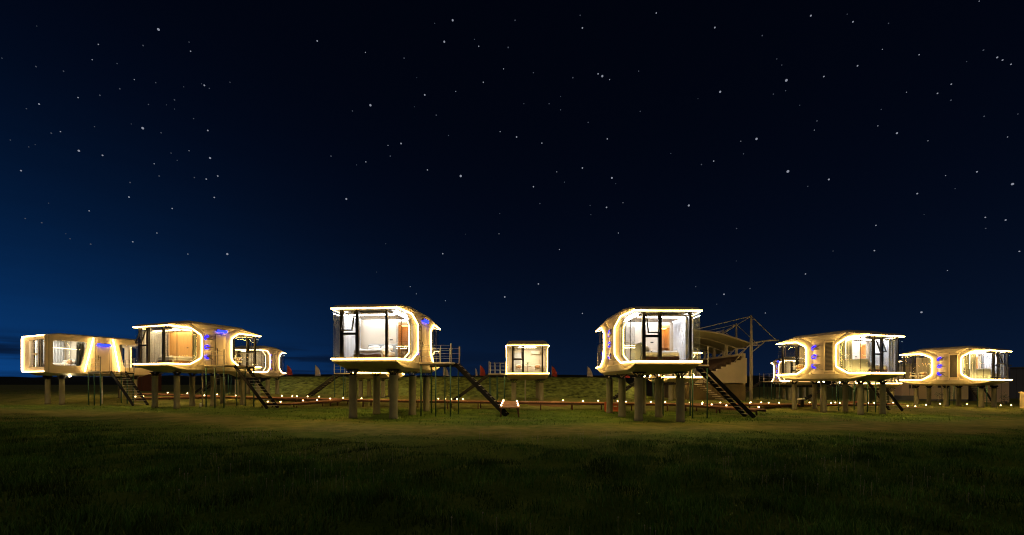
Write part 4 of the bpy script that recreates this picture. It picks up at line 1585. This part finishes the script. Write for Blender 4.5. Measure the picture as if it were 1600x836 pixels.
# ------------------------------------------------------------------ grandstand
gsY = 50.0
gs = empty('grandstand', (26.5, gsY + 8, gz(26.5, gsY + 8)))
tag(gs, 'stepped grandstand with pale end wall and dark seats under the canopy', 'grandstand')
go = Vector(gs.location)
steps = []
nst = 12
X1, zt1 = 28.55, EYE + 3.15
sw_, sh_ = .60, .262
prof = []
for i in range(nst):
    x = X1 - i * sw_
    z = zt1 - i * sh_
    prof.append((x, z))
    prof.append((x - sw_, z))
xl, zl = prof[-1]
poly = prof + [(xl, EYE + .12), (X1, EYE + .12)]
MB().prism([(x - go.x, z - go.z) for x, z in poly], lambda u, v, t: (u, gsY + .55 + t - go.y, v), .30).build('end_wall', M['standwall'], gs)
for i in range(nst):
    x = X1 - i * sw_
    z = zt1 - i * sh_
    b0 = MB().box(x - sw_ - go.x, x - go.x, gsY + .853 - go.y, gsY + 24 - go.y, z - sh_ - .12 - go.z, z - .03 - go.z).build('tier', M['seat'], gs)
    MB().box(x - sw_ + .05 - go.x, x - sw_ + .4 - go.x, gsY + 1.2 - go.y, gsY + 23.5 - go.y, z - .028 - go.z, z + .30 - go.z).build('bench', M['seat'], b0)
MB().box(xl - go.x, X1 - go.x, gsY + .86 - go.y, gsY + 24 - go.y, gz(27, 51) - .1 - go.z, EYE + .0 - go.z).build('base_wall', M['dark_earth'], gs)
MB().box(X1 - .3 - go.x, X1 - go.x, gsY + .86 - go.y, gsY + 24 - go.y, EYE + .0 - go.z, zt1 + .6 - go.z).build('back_wall', M['standwall'], gs)
# stair with handrails at the low end
hr = MB()
for y in (gsY - .2, gsY - 1.4):
    hr.tube([(21.8 - go.x, y - go.y, EYE + 1.25 - go.z), (25.0 - go.x, y - go.y, EYE - .95 - go.z)], .035, 6)
    for q in (0.02, .35, .7):
        hr.tube([(21.8 + 3.2 * q - go.x, y - go.y, EYE + 1.25 - 2.2 * q - go.z), (21.8 + 3.2 * q - go.x, y - go.y, EYE + .25 - 2.2 * q - go.z)], .03, 6)
hr.build('handrail', M['deckpost'], gs)
fl = MB()
for i in range(9):
    fl.box(21.8 + .36 * i - go.x, 22.2 + .36 * i - go.x, gsY - 1.4 - go.y, gsY - .2 - go.y, EYE + .02 - .24 * i - .1 - go.z, EYE + .02 - .24 * i - go.z)
fl.build('flight', M['standwall'], gs)

can = empty('canopy', (29.5, gsY + 8, gz(29.5, gsY + 8)))
tag(can, 'white membrane canopy hung on masts and cables over the grandstand', 'canopy')
co = Vector(can.location)
ribs = [(0, 28.75, 50.0), (1, 30.3, 56.2), (2, 31.35, 61.7), (3, 32.4, 67.0)]


def rib_pt(mx, my, q):
    """q 0 at the mast, 1 at the free edge over the seats"""
    x = mx - 12.5 * q
    z = EYE + 4.85 + 1.58 * math.sin(q * 12.5 / 6.8 * math.pi / 2)
    return Vector((x, my, z))


mem = MB()
NQ = 16
for (k, mx, my) in ribs:
    for j in range(NQ + 1):
        p = rib_pt(mx, my, j / NQ) - co
        mem.v.append(tuple(p + Vector((0, 0, .06))))
NV = NQ + 1
sub = MB()
NS = 6
for i in range(3):
    for s in range(NS + 1):
        if i and s == 0:
            continue
        q = s / NS
        a, b = ribs[i], ribs[i + 1]
        for j in range(NQ + 1):
            p = rib_pt(a[1] + (b[1] - a[1]) * q, a[2] + (b[2] - a[2]) * q, j / NQ) - co
            p.z += .06 - .28 * math.sin(q * math.pi)
            sub.v.append(tuple(p))
nrow = 3 * NS + 1
sub.f = [(r * NV + j, r * NV + j + 1, (r + 1) * NV + j + 1, (r + 1) * NV + j) for r in range(nrow - 1) for j in range(NQ)]
nv_ = len(sub.v)
sub.v += [(x, y, z - .02) for x, y, z in sub.v]
sub.f += [tuple(nv_ + i for i in f_[::-1]) for f_ in sub.f]
sub.build('membrane', M['membrane'], can, True)
for (k, mx, my) in ribs:
    tp = EYE + 8.3 - .1 * k
    MB().tube([(mx - co.x, my - co.y, gz(mx, my) - .2 - co.z), (mx - co.x, my - co.y, EYE + 4.9 - co.z), (mx - co.x, my - co.y, tp - co.z)], [.19, .17, .10], 12).build('mast', M['whitesteel'], can, True)
    MB().tube([tuple(rib_pt(mx, my, j / NQ) - co) for j in range(NQ + 1)], .10, 8).build('rib', M['whitesteel'], can, True)
    cb = MB()
    for q in (.28, .58):
        cb.tube([(mx - co.x, my - co.y, tp - .15 - co.z), tuple(rib_pt(mx, my, q) - co)], .045, 6)
    cb.tube([(mx - co.x, my - co.y, tp - .15 - co.z), (mx + 3.0 - co.x, my - co.y, EYE + 5.25 - co.z)], .045, 6)
    cb.build('cable', M['whitesteel'], can)
    ar = MB().tube([(mx - co.x, my - co.y, EYE + 4.85 - co.z), (mx + 1.2 - co.x, my - co.y, EYE + 5.12 - co.z), (mx + 2.2 - co.x, my - co.y, EYE + 5.25 - co.z), (mx + 3.3 - co.x, my - co.y, EYE + 5.25 - co.z)], .09, 8)
    ar.tube([(mx - co.x, my - co.y, EYE + 3.75 - co.z), (mx + 1.7 - co.x, my - co.y, EYE + 5.15 - co.z)], .06, 6)
    ar.build('back_arm', M['whitesteel'], can)
    # prop on the seating side
    MB().tube([(mx - 2.2 - co.x, my + .9 - co.y, zt1 - 1.2 - co.z), (mx - .3 - co.x, my - co.y, EYE + 4.6 - co.z)], .06, 6).build('prop', M['whitesteel'], can)
    if k:
        MB().box(mx - .3 - co.x - 1.2, mx - co.x - 1.2, my - .15 - co.y, my + .15 - co.y, EYE + 2.0 - co.z, rib_pt(mx, my, .11).z - co.z).build('column', M['whitesteel'], can)

# ------------------------------------------------------------------ buildings at the right, shed at the left
def block(name, px0, px1, Y, depth, ztop, m, lab, cat, plinth=0.0, wins=(), roof=True, rows=()):
    x0, x1 = (px0 - 800) / F * Y, (px1 - 800) / F * Y
    g0 = min(gz(x0, Y), gz(x1, Y)) - .1
    t = empty(name, ((x0 + x1) / 2, Y, g0))
    tag(t, lab, cat)
    o = Vector(t.location)
    hw = (x1 - x0) / 2
    zb = plinth if plinth else 0
    MB().box(-hw, hw, 0, depth, zb, ztop - g0).build('wall', m, t)
    if plinth:
        MB().box(-hw + .04, hw - .04, .05, depth - .05, 0, plinth - .002).build('plinth', M['plinth'], t)
    if roof:
        MB().prism([(-hw - .15, 0), (hw + .15, 0), (hw + .15, .08), (0, .5), (-hw - .15, .08)], lambda u, v, tt: (u, -.2 + tt, v + ztop - g0 + .003), depth + .4).build('roof', M['bldgrey'], t)
    for (a, b, za, zb_) in wins:
        xa, xb = (a - 800) / F * Y - o.x, (b - 800) / F * Y - o.x
        z1, z2 = EYE - (za - HOR) / F * Y - g0, EYE - (zb_ - HOR) / F * Y - g0
        w = MB().box(xa, xb, -.05, -.003, z2, z1).build('window', M['bldgrey'], t)
        MB().box(xa + .05, xb - .05, -.065, -.052, z2 + .05, z1 - .05).build('pane', M['black'], w)
    sm = MB()
    k = max(2, int(2 * hw / 1.1))
    for i in range(1, k):
        x = -hw + 2 * hw * i / k
        sm.box(x - .015, x + .015, -.008, -.001, zb + .02, ztop - g0 - .02)
    sm.build('cladding_joint', M['seam'], t)
    return t


block('site_building', 1409, 1456, 62, 2, EYE + 2.6, M['bldtan'], 'tan clad building with grey base behind the rear of the rightmost cabin', 'building', .85, ((1420, 1423, 601, 607), (1424.5, 1428, 601, 607), (1445, 1449, 601, 608)))
block('site_building', 1457, 1513, 60, 2, EYE + 2.7, M['bldcream'], 'bright cream building behind the columns of the rightmost cabin', 'building', 0.45, ((1465, 1470, 599, 606),))
block('site_building', 1514, 1551, 63, 2, EYE + 2.6, M['bldgrey'], 'dark grey building between the cream one and the tan end one', 'building', .3)
block('site_building', 1552, 1577, 58, 2, EYE + 2.5, M['bldtan'], 'tan end building right of the rightmost cabin stair', 'building')
block('large_shed', 1578, 1720, 74, 20, EYE + 2.75, M['bldblue'], 'big blue grey shed at the far right edge', 'building', 0, (), True)
block('red_shed', 207, 236, 54, 1.6, EYE + 1.35, M['brickred'], 'red brown boarded shed between the two leftmost cabins', 'shed')
# pillar of a lit gate at the very edge
x = (1604 - 800) / F * 40
t = empty('gate_pillar', (x, 40, gz(x, 40)))
tag(t, 'pale yellow pillar cut by the right edge of the photo', 'pillar')
MB().box(-.3, .3, -.3, .3, -.1, 1.45).build('shaft', M['bldcream'], t, bevel=.02)
MB().box(-.36, .36, -.36, .36, 1.453, 1.55).build('cap', M['bldcream'], t, bevel=.02)


# ------------------------------------------------------------------ small things on the ground
def on_ground(px, Y):
    x = (px - 800) / F * Y
    return Vector((x, Y, gz(x, Y)))


for (px, Y, w, h, lab, ht) in ((950.5, 30.9, .56, .72, 'taller orange plastic barrier left behind a near right column', 0), (961, 30.9, .44, .58, 'lower orange plastic barrier right behind a near right column', 0)):
    t = empty('barrier', on_ground(px, Y))
    tag(t, lab, 'barrier', 'orange barriers by the boardwalk')
    MB().prism([(-.20, 0), (.20, 0), (.12, .12), (.10, h), (-.10, h), (-.12, .12)], lambda u, v, tt: (-w / 2 + tt, u, v), w).build('body', M['orangebox'], t, bevel=.02)
    MB().box(-w * .3, w * .3, -.115, -.09, h * .6, h * .75).build('band', M['white'], t)

t = empty('litter_bin', on_ground(1252, 36.9))
tag(t, 'black litter bin with white lid behind the louvred cabin column', 'bin')
MB().lathe([(.20, 0), (.23, .05), (.25, .62), (.24, .64)], 16).build('drum', M['black'], t, True)
MB().lathe([(.30, .68), (.32, .71), (.28, .78), (.05, .82)], 16).build('lid', M['white'], t, True)
for s in (-1, 1):
    MB().tube([(s * .2, 0, .6), (s * .22, 0, .70)], .02, 6).build('bracket', M['black'], t)

t = empty('canister', on_ground(314, 31.6))
tag(t, 'small white canister on the grass under the amber cabin', 'canister')
MB().lathe([(.10, 0), (.11, .02), (.11, .24), (.07, .29), (.04, .30)], 14).build('body', M['white'], t, True)
MB().lathe([(.045, .302), (.045, .34)], 10).build('cap', M['black'], t)

t = empty('red_bench', on_ground(1330, 38.2))
tag(t, 'low red bench behind the louvred cabin columns', 'bench')
MB().box(-.7, .7, -.22, .22, .36, .44).build('seat', mat('red_paint', (.5, .07, .05), .5), t, bevel=.02)
for s in (-1, 1):
    MB().box(s * .6 - .05, s * .6 + .05, -.18, .18, 0, .358).build('leg', M['black'], t)

for px, Y, lab in ((1468, 55, 'left dark potted shrub before the cream building'), (1481, 55, 'right dark potted shrub before the cream building'), (1569, 50, 'dark potted shrub before the tan end building')):
    t = empty('potted_shrub', on_ground(px, Y))
    tag(t, lab, 'potted shrub', 'potted shrubs by the site buildings')
    MB().lathe([(.20, 0), (.26, .34), (.28, .36), (.24, .35)], 14).build('pot', M['bldgrey'], t, True)
    MB().tube([(0, 0, .3), (.02, .01, .7)], .03, 6).build('stem', M['wood'], t)
    lf = MB()
    for i in range(150):
        d = Vector((random.gauss(0, .2), random.gauss(0, .2), random.gauss(.85, .22)))
        a, e = random.random() * 6.28, random.uniform(-.6, .9)
        u = Vector((math.cos(a) * math.cos(e), math.sin(a) * math.cos(e), math.sin(e))) * .11
        s = u.cross(Vector((0, 0, 1))).normalized() * .04
        lf.add([d, d + u * .5 + s, d + u, d + u * .5 - s], [(0, 1, 2, 3)])
    lf.build('crown', M['leaf'], t)

# thin pipes to the ground under cabins
for key, x, y in (('left', 1.45, 2.5), ('right', -1.45, 3.6), ('farright', -1.4, 3.2), ('back_centre', 0.2, 5.9), ('back_midleft', -.9, 5.6)):
    c, z0 = cabs[key]
    wp = c.matrix_world @ Vector((x, y, 0))
    MB().tube([(x, y, gz(wp.x, wp.y) - c.location.z - .1), (x + .02, y, z0 * .5), (x, y, z0 - .52)], .05, 8).build('drain_pipe', M['whitesteel'], c, True)

# ------------------------------------------------------------------ stars
sky = empty('sky', (0, 0, EYE))
sky['kind'] = 'structure'
K = 1.6725
big = [(414, 77), (1183, 53), (1161, 109), (968, 275), (1048, 375), (1117, 444), (1204, 460), (905, 520), (549, 413), (347, 632), (594, 664), (1319, 776), (206, 394), (534, 223), (373, 335)]
med = [(257, 116), (241, 156), (829, 107), (955, 137), (1316, 180), (1263, 215), (1110, 248), (1191, 239), (1307, 344), (1157, 663), (1304, 611), (410, 609), (560, 516), (539, 468), (569, 460), (494, 394), (268, 406), (158, 344), (102, 272), (204, 255), (55, 446), (233, 551), (403, 428), (351, 208), (498, 134), (1088, 768), (1164, 786), (543, 341), (450, 545), (337, 515), (1014, 380), (956, 423), (1251, 121), (1072, 749), (491, 664)]
sml = [(94, 174), (166, 186), (306, 166), (407, 216), (313, 232), (261, 249), (388, 273), (435, 274), (456, 261), (456, 285), (480, 227), (527, 219), (547, 231), (506, 310), (601, 215), (247, 331), (343, 324), (421, 347), (447, 400), (463, 419), (508, 464), (340, 477), (416, 460), (134, 348), (92, 378), (75, 384), (27, 366), (127, 531), (66, 571), (109, 582), (172, 611), (183, 624), (237, 638), (374, 119), (494, 110), (96, 68), (5, 152), (69, 284), (1056, 152), (1136, 61), (1240, 103), (1328, 124), (1089, 203), (921, 290), (1083, 279), (1140, 301), (1172, 354), (865, 408), (932, 431), (1020, 408), (1306, 558), (1216, 612), (1008, 637), (984, 711)]
big2 = [(261, 465), (721, 448), (1006, 348), (1308, 481), (1282, 157), (544, 240), (462, 537), (12, 358), (236, 199), (1070, 816), (828, 469), (717, 210), (639, 363), (1059, 506), (1290, 575), (1326, 657), (781, 41)]
med2 = [(377, 34), (184, 73), (530, 72), (891, 57), (968, 129), (903, 172), (815, 200), (1064, 143), (1268, 150), (1304, 168), (1221, 3), (956, 329), (1087, 368), (1112, 244), (1148, 220), (1215, 449), (1133, 459), (290, 530), (247, 542), (278, 609), (124, 652), (184, 439), (117, 449), (56, 488), (69, 742), (78, 374), (249, 363), (598, 369), (527, 421), (767, 716), (947, 655), (951, 589), (1138, 707), (1295, 358), (1237, 568), (790, 340), (1031, 241), (255, 208), (225, 193), (184, 819), (662, 818), (554, 769)]
sml2 = [(178, 40), (876, 37), (984, 61), (654, 93), (692, 154), (705, 170), (56, 190), (159, 203), (331, 186), (127, 252), (97, 271), (31, 271), (127, 287), (199, 320), (486, 258), (335, 291), (415, 401), (605, 402), (495, 430), (137, 476), (73, 532), (204, 537), (206, 561), (715, 237), (683, 246), (752, 275), (797, 316), (773, 487), (965, 286), (1188, 161), (1234, 304), (1147, 262), (1232, 131), (1158, 493), (1077, 561), (1238, 597), (586, 682), (622, 754), (480, 749), (839, 656), (1322, 298), (587, 597), (271, 480), (535, 795), (8, 53)]


def icos(r, m):
    bm = bmesh.new()
    bmesh.ops.create_icosphere(bm, subdivisions=2, radius=r)
    me = bpy.data.meshes.new('star')
    bm.to_mesh(me)
    bm.free()
    me.materials.append(m)
    return me


DS = 2400.0
for lst, ox, rpx, m in ((big, 0, 1.45, 'star'), (med, 0, .95, 'star'), (sml, 0, .85, 'star_dim'), (big2, 800, 1.6, 'star'), (med2, 800, .95, 'star'), (sml2, 800, .85, 'star_dim')):
    me = icos(1.0, M[m])
    for (a, b) in lst:
        px, py = a / K + ox, b / K
        d = Vector(((px - 800) / F, 1.0, (HOR - py) / F))
        ln = d.length
        d.normalize()
        o = bpy.data.objects.new('star', me)
        COL.objects.link(o)
        o.parent = sky
        o.location = d * DS
        # a round body of one angular size for each brightness
        o.scale = (DS * rpx * random.uniform(.6, 1.2) / F / ln,) * 3
